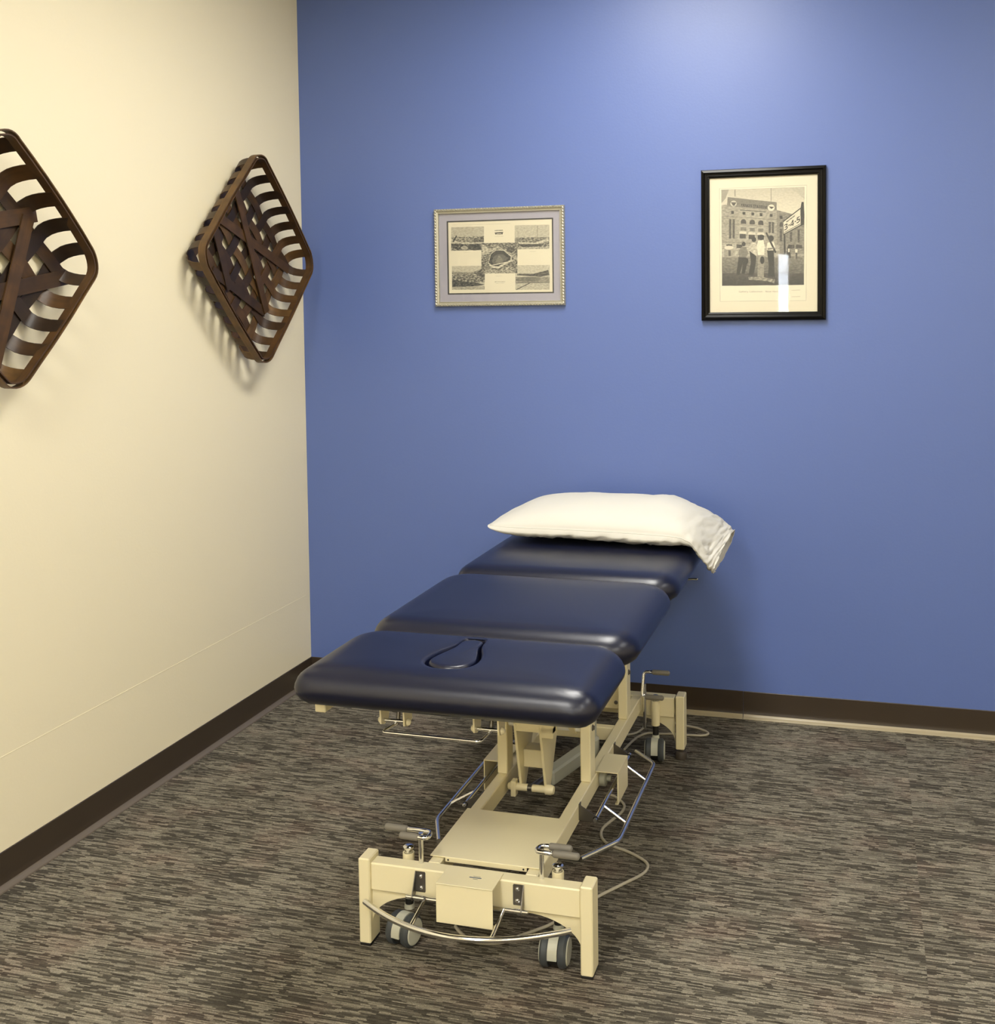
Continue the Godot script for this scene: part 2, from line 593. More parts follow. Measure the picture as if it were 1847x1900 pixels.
func cushion(t: Node3D, called: String, z0: float, z1: float, label: String, hole := false) -> MeshInstance3D:
	var st := mb()
	var n := 160
	var hx := 0.358
	var cz := (z0 + z1) / 2.0
	var hz := (z1 - z0) / 2.0
	var from := Vector2(CX, cz)
	if hole:
		from = Vector2(1.343, 1.798)
	var base := TOP - 0.095
	var loops := []
	for p in PROFILE:
		var l := []
		for k in n:
			var w := TAU * k / n
			var q := rrect(CX, cz, hx - p.x, hz - p.x, maxf(0.100 - p.x, 0.025), maxf((0.052 if hole else 0.078) - p.x, 0.02), w, from)
			l.append(Vector3(q.x, base + p.y, q.y))
		loops.append(l)
	if hole:
		var lip := [Vector2(0.040, 0.0948), Vector2(0.016, 0.0950), Vector2(0.010, 0.0944), Vector2(0.0060, 0.0925), Vector2(0.0035, 0.088), Vector2(0.0025, 0.050)]
		for p in lip:
			var l := []
			for k in n:
				var w := TAU * k / n
				var q := plug_outline(w, p.x)
				if p.x > 0.02:
					var e: Vector3 = loops[PROFILE.size() - 1][k]
					q = Vector2(e.x, e.z).lerp(plug_outline(w, 0.016), 0.7)
				l.append(Vector3(q.x, base + p.y, q.y))
			loops.append(l)
	else:
		for f in [0.6, 0.2]:
			var l := []
			for k in n:
				var e: Vector3 = loops[PROFILE.size() - 1][k]
				l.append(Vector3(lerpf(CX, e.x, f), base + 0.0950, lerpf(cz, e.z, f)))
			loops.append(l)
	st.set_smooth_group(0)
	var mid := Vector3(from.x, base + 0.04, from.y)
	for i in loops.size() - 1:
		for k in n:
			var j := (k + 1) % n
			var hint: Vector3 = loops[i][k] - mid
			if i >= PROFILE.size() - 4:
				hint = Vector3.UP
			if hole and i >= PROFILE.size() + 2:
				hint = mid - loops[i][k] + Vector3.UP * 0.3
			if i < 1:
				hint = Vector3.DOWN
			q4(st, loops[i][k], loops[i][j], loops[i + 1][j], loops[i + 1][k], hint)
	var last: Array = loops[loops.size() - 1]
	for k in n:
		t3(st, Vector3(from.x, last[0].y, from.y), last[k], last[(k + 1) % n], Vector3.UP)
	var c := part(t, called, st, M.vinyl, label)
	# plywood underside
	st = mb()
	box(st, Vector3(CX - hx + 0.085, base - 0.008, z0 + 0.085), Vector3(CX + hx - 0.085, base + 0.001, z1 - 0.085), 0.002)
	part(c, "base_board", st, M.board)
	if hole:
		st = mb()
		var pl := []
		for p in [Vector2(-0.004, 0.050), Vector2(-0.004, 0.083), Vector2(-0.0052, 0.0885), Vector2(-0.0072, 0.0925), Vector2(-0.012, 0.0947), Vector2(-0.022, 0.0956)]:
			var l := []
			for k in n:
				var q := plug_outline(TAU * k / n, p.x)
				l.append(Vector3(q.x, base + p.y, q.y))
			pl.append(l)
		st.set_smooth_group(0)
		for i in pl.size() - 1:
			for k in n:
				q4(st, pl[i][k], pl[i][(k + 1) % n], pl[i + 1][(k + 1) % n], pl[i + 1][k], Vector3(pl[i][k].x - 1.343, 0.02, pl[i][k].z - 1.798))
		for k in n:
			t3(st, Vector3(1.343, base + 0.0958, 1.798), pl[5][k], pl[5][(k + 1) % n], Vector3.UP)
		part(c, "face_hole_plug", st, M.vinyl, "navy padded plug filling the face hole")
	return c

func leg_post(t: Node3D, x0: float, z0: float, y0: float, puck: bool) -> void:
	var st := mb()
	box(st, Vector3(x0, y0, z0), Vector3(x0 + 0.030, 0.2195, z0 + 0.057), 0.003)
	var l := part(t, "leg", st, M.enamel)
	st = mb()
	if puck:
		lathe(st, Vector3(x0 + 0.017, 0, z0 + 0.045), Vector3.UP, [Vector2(0.0, 0.0), Vector2(0.020, 0.0), Vector2(0.021, 0.003), Vector2(0.020, 0.022), Vector2(0.017, 0.026), Vector2(0.006, 0.027), Vector2(0.006, y0 + 0.004), Vector2(0.0, y0 + 0.004)], 20)
	else:
		box(st, Vector3(x0 + 0.001, 0.0, z0 + 0.001), Vector3(x0 + 0.029, y0 + 0.001, z0 + 0.056), 0.001)
	part(l, "rubber_foot", st, M.foot if puck else M.black)

func gusset(t: Node3D, xpost: float, dir: float, z: float) -> void:
	# curved web plate under the beam, beside a leg
	var poly := [Vector2(0, 0.140), Vector2(0.135, 0.140)]
	for k in 13:
		var a := PI / 2 * k / 12.0
		poly.append(Vector2(0.135 - 0.135 * sin(a) * 1.0, 0.0) + Vector2(0, 0.132 - 0.078 * (1.0 - cos(a))))
	var st := mb()
	prism(st, Vector3(xpost, 0, z - 0.0025), Vector3(dir, 0, 0), Vector3.UP, poly, Vector3(0, 0, 0.005))
	part(t, "gusset", st, M.enamel)

func caster(t: Node3D, x: float, z: float, tube_z: float, turn: float, up: float) -> void:
	var R := 0.0385
	var c := Vector3(x, R, z)
	var b := Basis(Vector3.UP, turn)
	var ax := b * Vector3.RIGHT
	var st := mb()
	# hood between the wheels
	var prof := []
	for k in 15:
		var a := deg_to_rad(-8.0 + 160.0 * k / 14.0)
		prof.append(Vector2(cos(a), sin(a)) * (R + 0.001))
	prof.append(Vector2(-0.012, 0.004))
	prof.append(Vector2(0.016, -0.004))
	prism(st, c - ax * 0.0115, b * Vector3.BACK, Vector3.UP, prof, ax * 0.023)
	lathe(st, Vector3(x, R * 2.0 - 0.004, tube_z), Vector3.UP, [Vector2(0.0, 0), Vector2(0.013, 0), Vector2(0.012, 0.012), Vector2(0.0, 0.012)], 14)
	var o := part(t, "caster", st, M.hub)
	for s in [-1.0, 1.0]:
		st = mb()
		var at: Vector3 = c + ax * (0.0125 * s)
		lathe(st, at, ax * s, [Vector2(0.0, 0.0), Vector2(R - 0.002, 0.0), Vector2(R, 0.003), Vector2(R, 0.014), Vector2(R - 0.004, 0.019), Vector2(R - 0.008, 0.0195), Vector2(0.0, 0.0195)], 28)
		part(o, "wheel", st, M.tyre)
		st = mb()
		lathe(st, at + ax * s * 0.0195, ax * s, [Vector2(R - 0.007, 0.0), Vector2(R - 0.009, 0.0022), Vector2(0.0, 0.0035)], 24)
		part(o, "wheel_disc", st, M.hub)
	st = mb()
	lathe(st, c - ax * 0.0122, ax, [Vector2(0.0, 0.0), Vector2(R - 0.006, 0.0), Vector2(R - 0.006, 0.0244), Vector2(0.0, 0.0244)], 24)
	part(o, "gap_shade_core", st, M.black)  # black core painted in for the shade in the gap between the wheels
	st = mb()
	tube(st, [Vector3(x, 0.078, tube_z), Vector3(x, 0.14, tube_z)], 0.0105, 14)
	part(o, "stem", st, M.black)
	# sleeve welded to the beam, with the chromed nut on top
	st = mb()
	lathe(st, Vector3(x, 0.118, tube_z), Vector3.UP, [Vector2(0.009, 0), Vector2(0.0145, 0), Vector2(0.0145, up - 0.118), Vector2(0.011, up - 0.118), Vector2(0.011, up - 0.124)], 18)
	part(o, "sleeve", st, M.enamel)
	st = mb()
	lathe(st, Vector3(x, up - 0.006, tube_z), Vector3.UP, [Vector2(0.0, 0), Vector2(0.0095, 0), Vector2(0.0095, 0.015), Vector2(0.0135, 0.017), Vector2(0.0135, 0.021), Vector2(0.009, 0.024), Vector2(0.0, 0.0245)], 18)
	part(o, "cap_nut", st, M.chrome)

func pedal(t: Node3D, foot: Vector3, pivot: Vector3, dir: float, tilt: float, rod_bottom: float, s: Array) -> void:
	# s: bend, far grip from and to, near grip from and to, half the spacing
	# a bent chrome bar with two rubber grips, clamped on a vertical brake shaft
	var b := Basis(Vector3.RIGHT, tilt)
	var f := func(v: Vector3) -> Vector3: return pivot + b * Vector3(v.x * dir, v.y, v.z)
	var st := mb()
	tube(st, [Vector3(foot.x, rod_bottom, foot.z), Vector3(foot.x, pivot.y + 0.002, foot.z)], 0.0058, 12)
	var g: float = s[5]
	var pts := [f.call(Vector3(s[1] + 0.01, 0, -g)), f.call(Vector3(s[0] + 0.004, 0, -g)), f.call(Vector3(s[0], 0, g)), f.call(Vector3(s[3] + 0.01, 0, g))]
	tube(st, rounded(pts, 0.015), 0.0056, 12, 0.002)
	var o := part(t, "brake_pedal", st, M.chrome)
	st = mb()
	tube(st, [f.call(Vector3(s[1], 0, -g)), f.call(Vector3(s[2], 0, -g))], 0.0088, 14, 0.007)
	part(o, "grip", st, M.grip)
	st = mb()
	tube(st, [f.call(Vector3(s[3], 0, g)), f.call(Vector3(s[4], 0, g))], 0.0088, 14, 0.007)
	part(o, "grip", st, M.grip)

func bolt(parent: Node3D, at: Vector3, axis: Vector3, r: float, m: Material, called := "bolt") -> void:
	var st := mb()
	lathe(st, at, axis, [Vector2(r * 1.5, 0), Vector2(r * 1.5, r * 0.25), Vector2(r, r * 0.3), Vector2(r, r * 0.9), Vector2(r * 0.75, r * 1.1), Vector2(0, r * 1.1)], 12)
	part(parent, called, st, m)

func build_table() -> void:
	var t := thing("treatment_table", "navy vinyl three section treatment table on a cream steel base with casters", "treatment table", Vector3(CX, 0, 1.1))
	# --- padding
	cushion(t, "head_cushion", 1.588, 1.980, "navy vinyl cushion with a plugged face hole", true)
	cushion(t, "middle_cushion", 0.965, 1.572, "navy vinyl middle cushion")
	cushion(t, "leg_cushion", 0.055, 0.949, "navy vinyl cushion under the pillow")
	var st := mb()
	# --- H-shaped base: cross beams, legs, gussets
	for z in [[1.713, 1.752], [0.395, 0.440]]:
		st = mb()
		box(st, Vector3(1.091, 0.1395, z[0]), Vector3(1.6225, 0.2085, z[1]), 0.003)
		part(t, "cross_beam", st, M.enamel)
		gusset(t, 1.091, 1.0, z[1] - 0.012)
		gusset(t, 1.6225, -1.0, z[1] - 0.012)
	leg_post(t, 1.0615, 1.7015, 0.006, false)
	leg_post(t, 1.622, 1.7015, 0.006, false)
	leg_post(t, 1.0615, 0.393, 0.032, true)
	leg_post(t, 1.628, 0.393, 0.032, true)
	# --- rails
	for x in [1.227, 1.476]:
		st = mb()
		box(st, Vector3(x, 0.158, 0.440), Vector3(x + 0.031, 0.2085, 1.714), 0.0025)
		part(t, "rail", st, M.enamel)
	# strip inside the rail beyond the shaft and joining members
	st = mb()
	box(st, Vector3(1.258, 0.163, 0.72), Vector3(1.476, 0.205, 0.75), 0.002)
	part(t, "cross_member", st, M.enamel)
	# --- sheet cover over the near end of the rails, front lip folded down
	st = mb()
	box(st, Vector3(1.2225, 0.2100, 1.421), Vector3(1.5085, 0.2130, 1.688), 0.0008)
	box(st, Vector3(1.262, 0.2005, 1.6855), Vector3(1.472, 0.2125, 1.6885), 0.0008)
	var cov := part(t, "rail_cover", st, M.enamel)
	bolt(cov, Vector3(1.270, 0.2060, 1.6885), Vector3.BACK, 0.0016, M.black, "screw")
	bolt(cov, Vector3(1.464, 0.2060, 1.6885), Vector3.BACK, 0.0016, M.black, "screw")
	# --- box cover over the pedal linkage on the near beam
	st = mb()
	box(st, Vector3(1.286, 0.2095, 1.728), Vector3(1.4265, 0.2125, 1.811), 0.001)
	box(st, Vector3(1.286, 0.118, 1.808), Vector3(1.4265, 0.2115, 1.811), 0.001)
	box(st, Vector3(1.286, 0.118, 1.796), Vector3(1.4265, 0.121, 1.8085), 0.001)
	var pc := part(t, "linkage_cover", st, M.enamel)
	st = mb()
	st.set_smooth_group(-1)
	obox(st, Transform3D(Basis(), Vector3(1.369, 0.2127, 1.766)), Vector3(0.030, 0.0004, 0.0032), 0.0001)
	part(pc, "label_strip", st, M.label_blue, "small blue printed strip")
	st = mb()
	for k in 2:
		obox(st, Transform3D(Basis(), Vector3(1.371, 0.2127, 1.760 + 0.0125 * k)), Vector3(0.018 - 0.006 * k, 0.0004, 0.0012), 0.0001)
	part(pc, "label_text", st, M.label_grey)
	# mechanism box inside the cover
	st = mb()
	box(st, Vector3(1.330, 0.135, 1.7525), Vector3(1.385, 0.195, 1.785), 0.002)
	part(t, "linkage", st, M.black)
	# --- near foot bar on two hinge brackets
	for s in [[1.197, 1.0], [1.497, -1.0]]:
		var x: float = s[0]
		var d: float = s[1]
		st = mb()
		prism(st, Vector3(x + d * 0.012, 0, 1.752), Vector3(d, 0, 0), Vector3.UP, [Vector2(0.002, 0.153), Vector2(0.026, 0.153), Vector2(0.027, 0.156), Vector2(0.027, 0.200), Vector2(0.025, 0.203), Vector2(0.002, 0.203)], Vector3(0, 0, 0.002))
		prism(st, Vector3(x + d * 0.012, 0, 0), Vector3(0, 0, 1), Vector3.UP, [Vector2(1.752, 0.203), Vector2(1.752, 0.153), Vector2(1.762, 0.140), Vector2(1.776, 0.140), Vector2(1.779, 0.150)], Vector3(d * 0.002, 0, 0))
		var hb := part(t, "hinge_bracket", st, M.steel)
		bolt(hb, Vector3(x + d * 0.028, 0.192, 1.754), Vector3.BACK, 0.0034, M.chrome)
		bolt(hb, Vector3(x + d * 0.028, 0.164, 1.754), Vector3.BACK, 0.0034, M.chrome)
	st = mb()
	var arc := []
	for k in 25:
		var u := -1.0 + k / 12.0
		arc.append(Vector3(1.344 + u * 0.259, 0.120, 1.866 - 0.094 * u * u))
	tube(st, arc, 0.0072, 14)
	tube(st, [Vector3(1.193, 0.1475, 1.7705), Vector3(1.500, 0.1475, 1.7705)], 0.0055, 12)
	tube(st, [Vector3(1.243, 0.1475, 1.772), Vector3(1.236, 0.121, 1.848)], 0.0048, 12)
	tube(st, [Vector3(1.441, 0.1475, 1.772), Vector3(1.436, 0.121, 1.852)], 0.0048, 12)
	part(t, "foot_bar", st, M.chrome)
	# --- casters and their brake pedals
	caster(t, 1.551, 1.722, 1.690, 0.05, 0.214)
	caster(t, 1.166, 1.726, 1.690, -0.20, 0.214)
	caster(t, 1.561, 0.482, 0.462, 0.12, 0.205)
	caster(t, 1.163, 0.482, 0.462, 0.0, 0.205)
	pedal(t, Vector3(1.520, 0, 1.722), Vector3(1.516, 0.281, 1.724), 1.0, 0.0, 0.165, [-0.006, 0.024, 0.070, 0.042, 0.096, 0.016])
	pedal(t, Vector3(1.213, 0, 1.722), Vector3(1.217, 0.281, 1.724), -1.0, 0.0, 0.165, [-0.022, 0.050, 0.099, 0.008, 0.046, 0.017])
	pedal(t, Vector3(1.525, 0, 0.472), Vector3(1.525, 0.262, 0.472), 1.0, 1.35, 0.11, [-0.008, 0.030, 0.080, 0.008, 0.062, 0.042])
	pedal(t, Vector3(1.20, 0, 0.472), Vector3(1.200, 0.262, 0.472), -1.0, 1.35, 0.11, [-0.008, 0.030, 0.080, 0.008, 0.062, 0.042])
	# --- uprights with pivot bolts and the cross tubes between them
	for z in [[1.121, 1.178], [0.619, 0.676]]:
		for x in [1.227, 1.476]:
			st = mb()
			box(st, Vector3(x, 0.209, z[0]), Vector3(x + 0.030, 0.415, z[1]), 0.0025)
			var up := part(t, "upright", st, M.enamel)
			if x > 1.4:
				bolt(up, Vector3(x + 0.030, 0.359, z[0] + 0.030), Vector3.RIGHT, 0.0062, M.steel)
			else:
				bolt(up, Vector3(x, 0.359, z[0] + 0.030), Vector3.LEFT, 0.0062, M.steel)
		st = mb()
		tube(st, [Vector3(1.257, 0.359, z[0] + 0.030), Vector3(1.476, 0.359, z[0] + 0.030)], 0.0145, 18)
		part(t, "cross_tube", st, M.white)
	# --- lift arms up to the top frame
	for z in [1.151, 0.649]:
		for x in [1.275, 1.440]:
			st = mb()
			bar(st, Vector3(x + 0.009, 0.350, z + 0.012), Vector3(x + 0.009, 0.615, z - 0.235), 0.020, 0.046, Vector3.UP, 0.002)
			part(t, "lift_arm", st, M.enamel)
	for x in [1.215, 1.480]:
		st = mb()
		box(st, Vector3(x, 0.605, 0.14), Vector3(x + 0.028, 0.648, 1.56), 0.002)
		part(t, "top_rail", st, M.enamel)
	for z in [0.20, 0.93, 1.50]:
		st = mb()
		box(st, Vector3(1.243, 0.605, z), Vector3(1.480, 0.640, z + 0.028), 0.002)
		part(t, "top_cross_rail", st, M.enamel)
	# --- hanging lever: two tapered plates, a web between them, the drive shaft below
	for x in [1.300, 1.374]:
		st = mb()
		prism(st, Vector3(x, 0, 0), Vector3(0, 0, 1), Vector3.UP, [Vector2(1.250, 0.388), Vector2(1.075, 0.330), Vector2(1.078, 0.314), Vector2(1.158, 0.172), Vector2(1.192, 0.172)], Vector3(0.007, 0, 0))
		part(t, "lever_plate", st, M.enamel)
	st = mb()
	bar(st, Vector3(1.306, 0.262, 1.150), Vector3(1.375, 0.262, 1.150), 0.055, 0.052, Vector3.UP, 0.002)
	part(t, "lever_web", st, M.enamel)
	st = mb()
	box(st, Vector3(1.300, 0.366, 1.215), Vector3(1.415, 0.392, 1.245), 0.002)
	box(st, Vector3(1.378, 0.352, 1.200), Vector3(1.415, 0.384, 1.245), 0.002)
	part(t, "lever_head", st, M.enamel)
	st = mb()
	tube(st, [Vector3(1.270, 0.184, 1.196), Vector3(1.323, 0.184, 1.196)], 0.0105, 16, 0.007)
	tube(st, [Vector3(1.338, 0.184, 1.196), Vector3(1.385, 0.184, 1.196)], 0.0105, 16)
	lathe(st, Vector3(1.378, 0.184, 1.196), Vector3.RIGHT, [Vector2(0.0, 0), Vector2(0.0145, 0), Vector2(0.0145, 0.016), Vector2(0.011, 0.024), Vector2(0.0, 0.027)], 16)
	box(st, Vector3(1.276, 0.158, 1.184), Vector3(1.291, 0.203, 1.209), 0.0015)
	var sh := part(t, "drive_shaft", st, M.enamel)
	st = mb()
	tube(st, [Vector3(1.320, 0.184, 1.196), Vector3(1.341, 0.184, 1.196)], 0.0100, 16)
	part(sh, "bushing", st, M.steel)
	# --- linear drive running back under the table
	st = mb()
	tube(st, [Vector3(1.331, 0.180, 1.19), Vector3(1.366, 0.168, 1.00)], 0.0095, 14)
	var dr := part(t, "linear_drive", st, M.steel)
	st = mb()
	bar(st, Vector3(1.350, 0.166, 1.08), Vector3(1.415, 0.166, 0.84), 0.042, 0.046, Vector3.UP, 0.006)
	part(dr, "drive_body", st, M.motor)
	st = mb()
	lathe(st, Vector3(1.425, 0.150, 0.86), Vector3.UP, [Vector2(0.0, 0), Vector2(0.030, 0.0), Vector2(0.030, 0.06), Vector2(0.022, 0.068), Vector2(0.022, 0.165), Vector2(0.0, 0.170)], 20)
	part(dr, "motor", st, M.motor)
	# --- control box and panel between the far uprights
	st = mb()
	box(st, Vector3(1.262, 0.212, 0.46), Vector3(1.470, 0.300, 0.60), 0.004)
	var cb := part(t, "control_box", st, M.enamel)
	bolt(cb, Vector3(1.452, 0.236, 0.600), Vector3.BACK, 0.0045, M.steel)
	# --- side pedal bars with their brackets and covers
	for d in [1.0, -1.0]:
		var face: float = 1.507 if d > 0 else 1.227
		var px: float = 1.555 if d > 0 else 1.179
		var ox: float = 1.622 if d > 0 else 1.101
		var ex: float = 1.547 if d > 0 else 1.153
		for z in [1.318, 0.882]:
			st = mb()
			box(st, Vector3(face, 0.165, z - 0.018), Vector3(face + d * 0.002, 0.209, z), 0.0005)
			prism(st, Vector3(0, 0, z), Vector3.RIGHT, Vector3.UP, [Vector2(face, 0.210), Vector2(face, 0.165), Vector2(px - d * 0.006, 0.164), Vector2(px + d * 0.005, 0.166), Vector2(px + d * 0.008, 0.177)], Vector3(0, 0, 0.002))
			var hb := part(t, "hinge_bracket", st, M.steel)
			bolt(hb, Vector3(px, 0.1745, z + 0.002), Vector3.BACK, 0.005, M.black)
		st = mb()
		var y := 0.130
		tube(st, rounded([Vector3(ex, y, 0.735), Vector3(ox, y, 0.817), Vector3(ox, y, 1.340), Vector3(ex, y, 1.458)], 0.022), 0.0070, 14)
		tube(st, [Vector3(px, 0.1745, 0.868), Vector3(px, 0.1745, 1.330)], 0.0055, 12)
		for z in [0.948, 1.236]:
			tube(st, [Vector3(px, 0.1745, z), Vector3(ox, y, z)], 0.0050, 12)
		part(t, "foot_bar", st, M.chrome)
		# folded cover over the switch
		st = mb()
		var cx0: float = face - d * 0.004
		var cx1: float = 1.571 if d > 0 else 1.160
		var z0 := 0.976
		var z1 := 1.110
		box(st, Vector3(minf(cx0, cx1), 0.2125, z0), Vector3(maxf(cx0, cx1), 0.2155, z1), 0.0008)
		box(st, Vector3(minf(cx1, cx1 - d * 0.003), 0.124, z0), Vector3(maxf(cx1, cx1 - d * 0.003), 0.2145, z1), 0.0008)
		box(st, Vector3(minf(cx1 - d * 0.010, cx1), 0.122, z0), Vector3(maxf(cx1 - d * 0.010, cx1), 0.125, z1), 0.0008)
		part(t, "switch_cover", st, M.enamel)
		st = mb()
		lathe(st, Vector3(face + d * 0.001, 0.178, 1.064), Vector3(d, 0, 0), [Vector2(0.0, 0.0), Vector2(0.024, 0.0), Vector2(0.024, 0.016), Vector2(0.020, 0.019), Vector2(0.009, 0.020), Vector2(0.009, 0.032), Vector2(0.0, 0.033)], 20)
		part(t, "foot_switch", st, M.motor)
	# --- tilt brackets and release handle below the head cushion
	for x in [1.178, 1.406]:
		st = mb()
		var ear := [Vector2(1.872, 0.6595), Vector2(1.818, 0.6595), Vector2(1.826, 0.606), Vector2(1.850, 0.598), Vector2(1.868, 0.604)]
		prism(st, Vector3(x, 0, 0), Vector3(0, 0, 1), Vector3.UP, ear, Vector3(0.004, 0, 0))
		var br := part(t, "tilt_bracket", st, M.enamel)
		st = mb()
		prism(st, Vector3(x + 0.058, 0, 0), Vector3(0, 0, 1), Vector3.UP, ear, Vector3(0.004, 0, 0))
		part(br, "bracket_plate", st, M.enamel)
		for s in [-0.001, 0.063]:
			st = mb()
			lathe(st, Vector3(x + s, 0.610, 1.855), Vector3(-1 if s < 0 else 1, 0, 0), [Vector2(0.0085, 0), Vector2(0.0080, 0.004), Vector2(0.005, 0.0075), Vector2(0.0, 0.009)], 14)
			part(br, "cap", st, M.enamel)
		st = mb()
		tube(st, [Vector3(x + 0.003, 0.610, 1.855), Vector3(x + 0.059, 0.610, 1.855)], 0.0045, 12)
		tube(st, [Vector3(x + 0.003, 0.634, 1.840), Vector3(x + 0.059, 0.634, 1.840)], 0.0032, 10)
		part(br, "pin", st, M.chrome)
		st = mb()
		tube(st, [Vector3(x + 0.036, 0.650, 1.835), Vector3(x + 0.036, 0.600, 1.850)], 0.0048, 10)
		lathe(st, Vector3(x + 0.020, 0.634, 1.836), Vector3.RIGHT, [Vector2(0.0, 0), Vector2(0.0115, 0), Vector2(0.0115, 0.012), Vector2(0.0, 0.012)], 14)
		part(br, "release_rod", st, M.steel)
	st = mb()
	tube(st, rounded([Vector3(1.214, 0.604, 1.852), Vector3(1.197, 0.5985, 1.899), Vector3(1.435, 0.5985, 1.900), Vector3(1.442, 0.604, 1.852)], 0.012), 0.0036, 12)
	part(t, "release_handle", st, M.chrome)
	st = mb()
	box(st, Vector3(1.026, 0.628, 1.640), Vector3(1.053, 0.6595, 1.893), 0.002)
	box(st, Vector3(1.052, 0.630, 1.800), Vector3(1.66, 0.650, 1.820), 0.002)
	part(t, "tilt_frame", st, M.enamel)
	# --- small lever below the far cushion
	st = mb()
	tube(st, rounded([Vector3(1.62, 0.640, 0.52), Vector3(1.700, 0.648, 0.515), Vector3(1.716, 0.650, 0.522)], 0.01), 0.0035, 10, 0.003)
	part(t, "tilt_lever", st, M.chrome)

# ------------------------------------------------------------------ pillow
func build_pillow() -> void:
	var t := thing("pillow", "plump white pillow in a pillowcase whose open end drapes over the table edge", "pillow", Vector3(1.36, TOP, 0.34))
	var nz := FastNoiseLite.new()
	nz.seed = 21
	nz.frequency = 5.0
	nz.fractal_octaves = 3
	var fold := FastNoiseLite.new()
	fold.seed = 4
	fold.frequency = 1.0
	# stations along the pillow: x, front seam (y, z), rear seam (y, z), swell up, swell down
	var S := [
		[0.988, 0.808, 0.520, 0.806, 0.505, 0.001, 0.001],
		[0.996, 0.808, 0.545, 0.808, 0.455, 0.006, 0.006],
		[1.015, 0.808, 0.560, 0.810, 0.330, 0.018, 0.018],
		[1.050, 0.808, 0.568, 0.812, 0.180, 0.036, 0.034],
		[1.110, 0.808, 0.572, 0.814, 0.130, 0.060, 0.048],
		[1.190, 0.809, 0.575, 0.812, 0.115, 0.073, 0.054],
		[1.290, 0.809, 0.577, 0.812, 0.110, 0.081, 0.056],
		[1.400, 0.809, 0.580, 0.812, 0.110, 0.083, 0.056],
		[1.500, 0.808, 0.584, 0.812, 0.115, 0.082, 0.056],
		[1.580, 0.806, 0.588, 0.813, 0.125, 0.081, 0.054],
		[1.640, 0.804, 0.590, 0.808, 0.150, 0.068, 0.050],
		[1.680, 0.797, 0.586, 0.800, 0.165, 0.055, 0.040],
		[1.708, 0.776, 0.580, 0.790, 0.178, 0.046, 0.026],
		[1.730, 0.744, 0.570, 0.780, 0.190, 0.038, 0.018],
		[1.748, 0.714, 0.558, 0.770, 0.202, 0.032, 0.018],
		[1.763, 0.699, 0.546, 0.761, 0.214, 0.029, 0.032],
		[1.776, 0.692, 0.534, 0.754, 0.226, 0.030, 0.042]]
	var n := 44
	var per := 5
	var rings := []
	var total := (S.size() - 1) * per
	for i in total + 1:
		var f := float(i) / per
		var a := mini(int(f), S.size() - 2)
		var k := f - a
		var v := []
		for c in 7:
			var p0: float = S[maxi(a - 1, 0)][c]
			var p1: float = S[a][c]
			var p2: float = S[a + 1][c]
			var p3: float = S[mini(a + 2, S.size() - 1)][c]
			v.append(cubic_interpolate(p1, p2, p0, p3, k))
		var flap := smoothstep(1.62, 1.75, v[0])
		var ring := []
		for j in n:
			var w := TAU * j / n
			var s := cos(w)          # +1 front seam, -1 rear seam
			var h := sin(w)
			var z := lerpf(v[4], v[2], 0.5 + 0.5 * s)
			var seam := lerpf(v[3], v[1], 0.5 + 0.5 * s)
			var full: float = absf(h)
			full = pow(full, 1.12 if h > 0 else 0.72)
			var y: float = seam + (full * v[5] if h > 0 else -full * v[6])
			var x: float = v[0]
			# hanging end leans outward below
			x += flap * (0.030 * (1.0 - smoothstep(0.15, 0.55, z)) + 0.010 * h)
			if h < 0.0 and s > 0.0:
				z += 0.046 * pow(full, 0.6) * s * (1.0 - flap) - 0.012 * flap * full
			var q := Vector3(x, y, z)
			var wr := nz.get_noise_3d(q.x * 1.0, q.y * 1.6, q.z * 0.7) * (0.0060 - 0.003 * flap)
			wr += (0.25 - absf(fold.get_noise_3d(q.x * 7.0 + q.z * 6.0, q.z * 9.0 - q.x * 8.0, 4.0))) * 0.014 * smoothstep(1.35, 1.66, q.x) * maxf(h, 0.0)
			wr -= absf(fold.get_noise_3d(q.x * 13.0 + q.z * 5.0, s * 1.4, h * 1.4)) * 0.022 * smoothstep(0.36, 0.58, z) * (1.0 if h < 0.1 else 0.22) * smoothstep(1.05, 1.25, q.x)
			q += Vector3(0.7, 0.55, 0.45) * (0.22 - absf(fold.get_noise_2d(s * 2.4 + f * 0.45, f * 0.8))) * 0.022 * flap
			q += Vector3(0.35 * flap, h, 0.35 * s).normalized() * wr * minf(1.0, full * 2.0 + flap * 0.4)
			# lies on the cushion
			var over := 1.0 - smoothstep(1.66, 1.72, q.x)
			var lowest := TOP + 0.0006 - 0.09 * (1.0 - over)
			q.y = maxf(q.y, lowest)
			ring.append(q)
		rings.append(ring)
	var st := mb()
	st.set_smooth_group(0)
	for i in rings.size() - 1:
		for j in n:
			var l := (j + 1) % n
			for v in [rings[i][j], rings[i][l], rings[i + 1][l], rings[i][j], rings[i + 1][l], rings[i + 1][j]]:
				st.add_vertex(v)
	var c0 := Vector3.ZERO
	for q in rings[0]:
		c0 += q / n
	for j in n:
		t3(st, c0, rings[0][j], rings[0][(j + 1) % n], Vector3.LEFT)
	part(t, "pillowcase", st, M.linen)
	# piped seam along the near edge
	st = mb()
	var line := []
	for i in range(2, rings.size() - 14, 2):
		line.append(rings[i][0] + Vector3(0, 0, 0.0005))
	tube(st, line, 0.0012, 6)
	part(t, "seam", st, M.linen)
	st = mb()
	var hem := []
	for j in n + 1:
		hem.append(rings[rings.size() - 1][j % n])
	tube(st, hem, 0.0016, 6)
	part(t, "hem", st, M.linen)

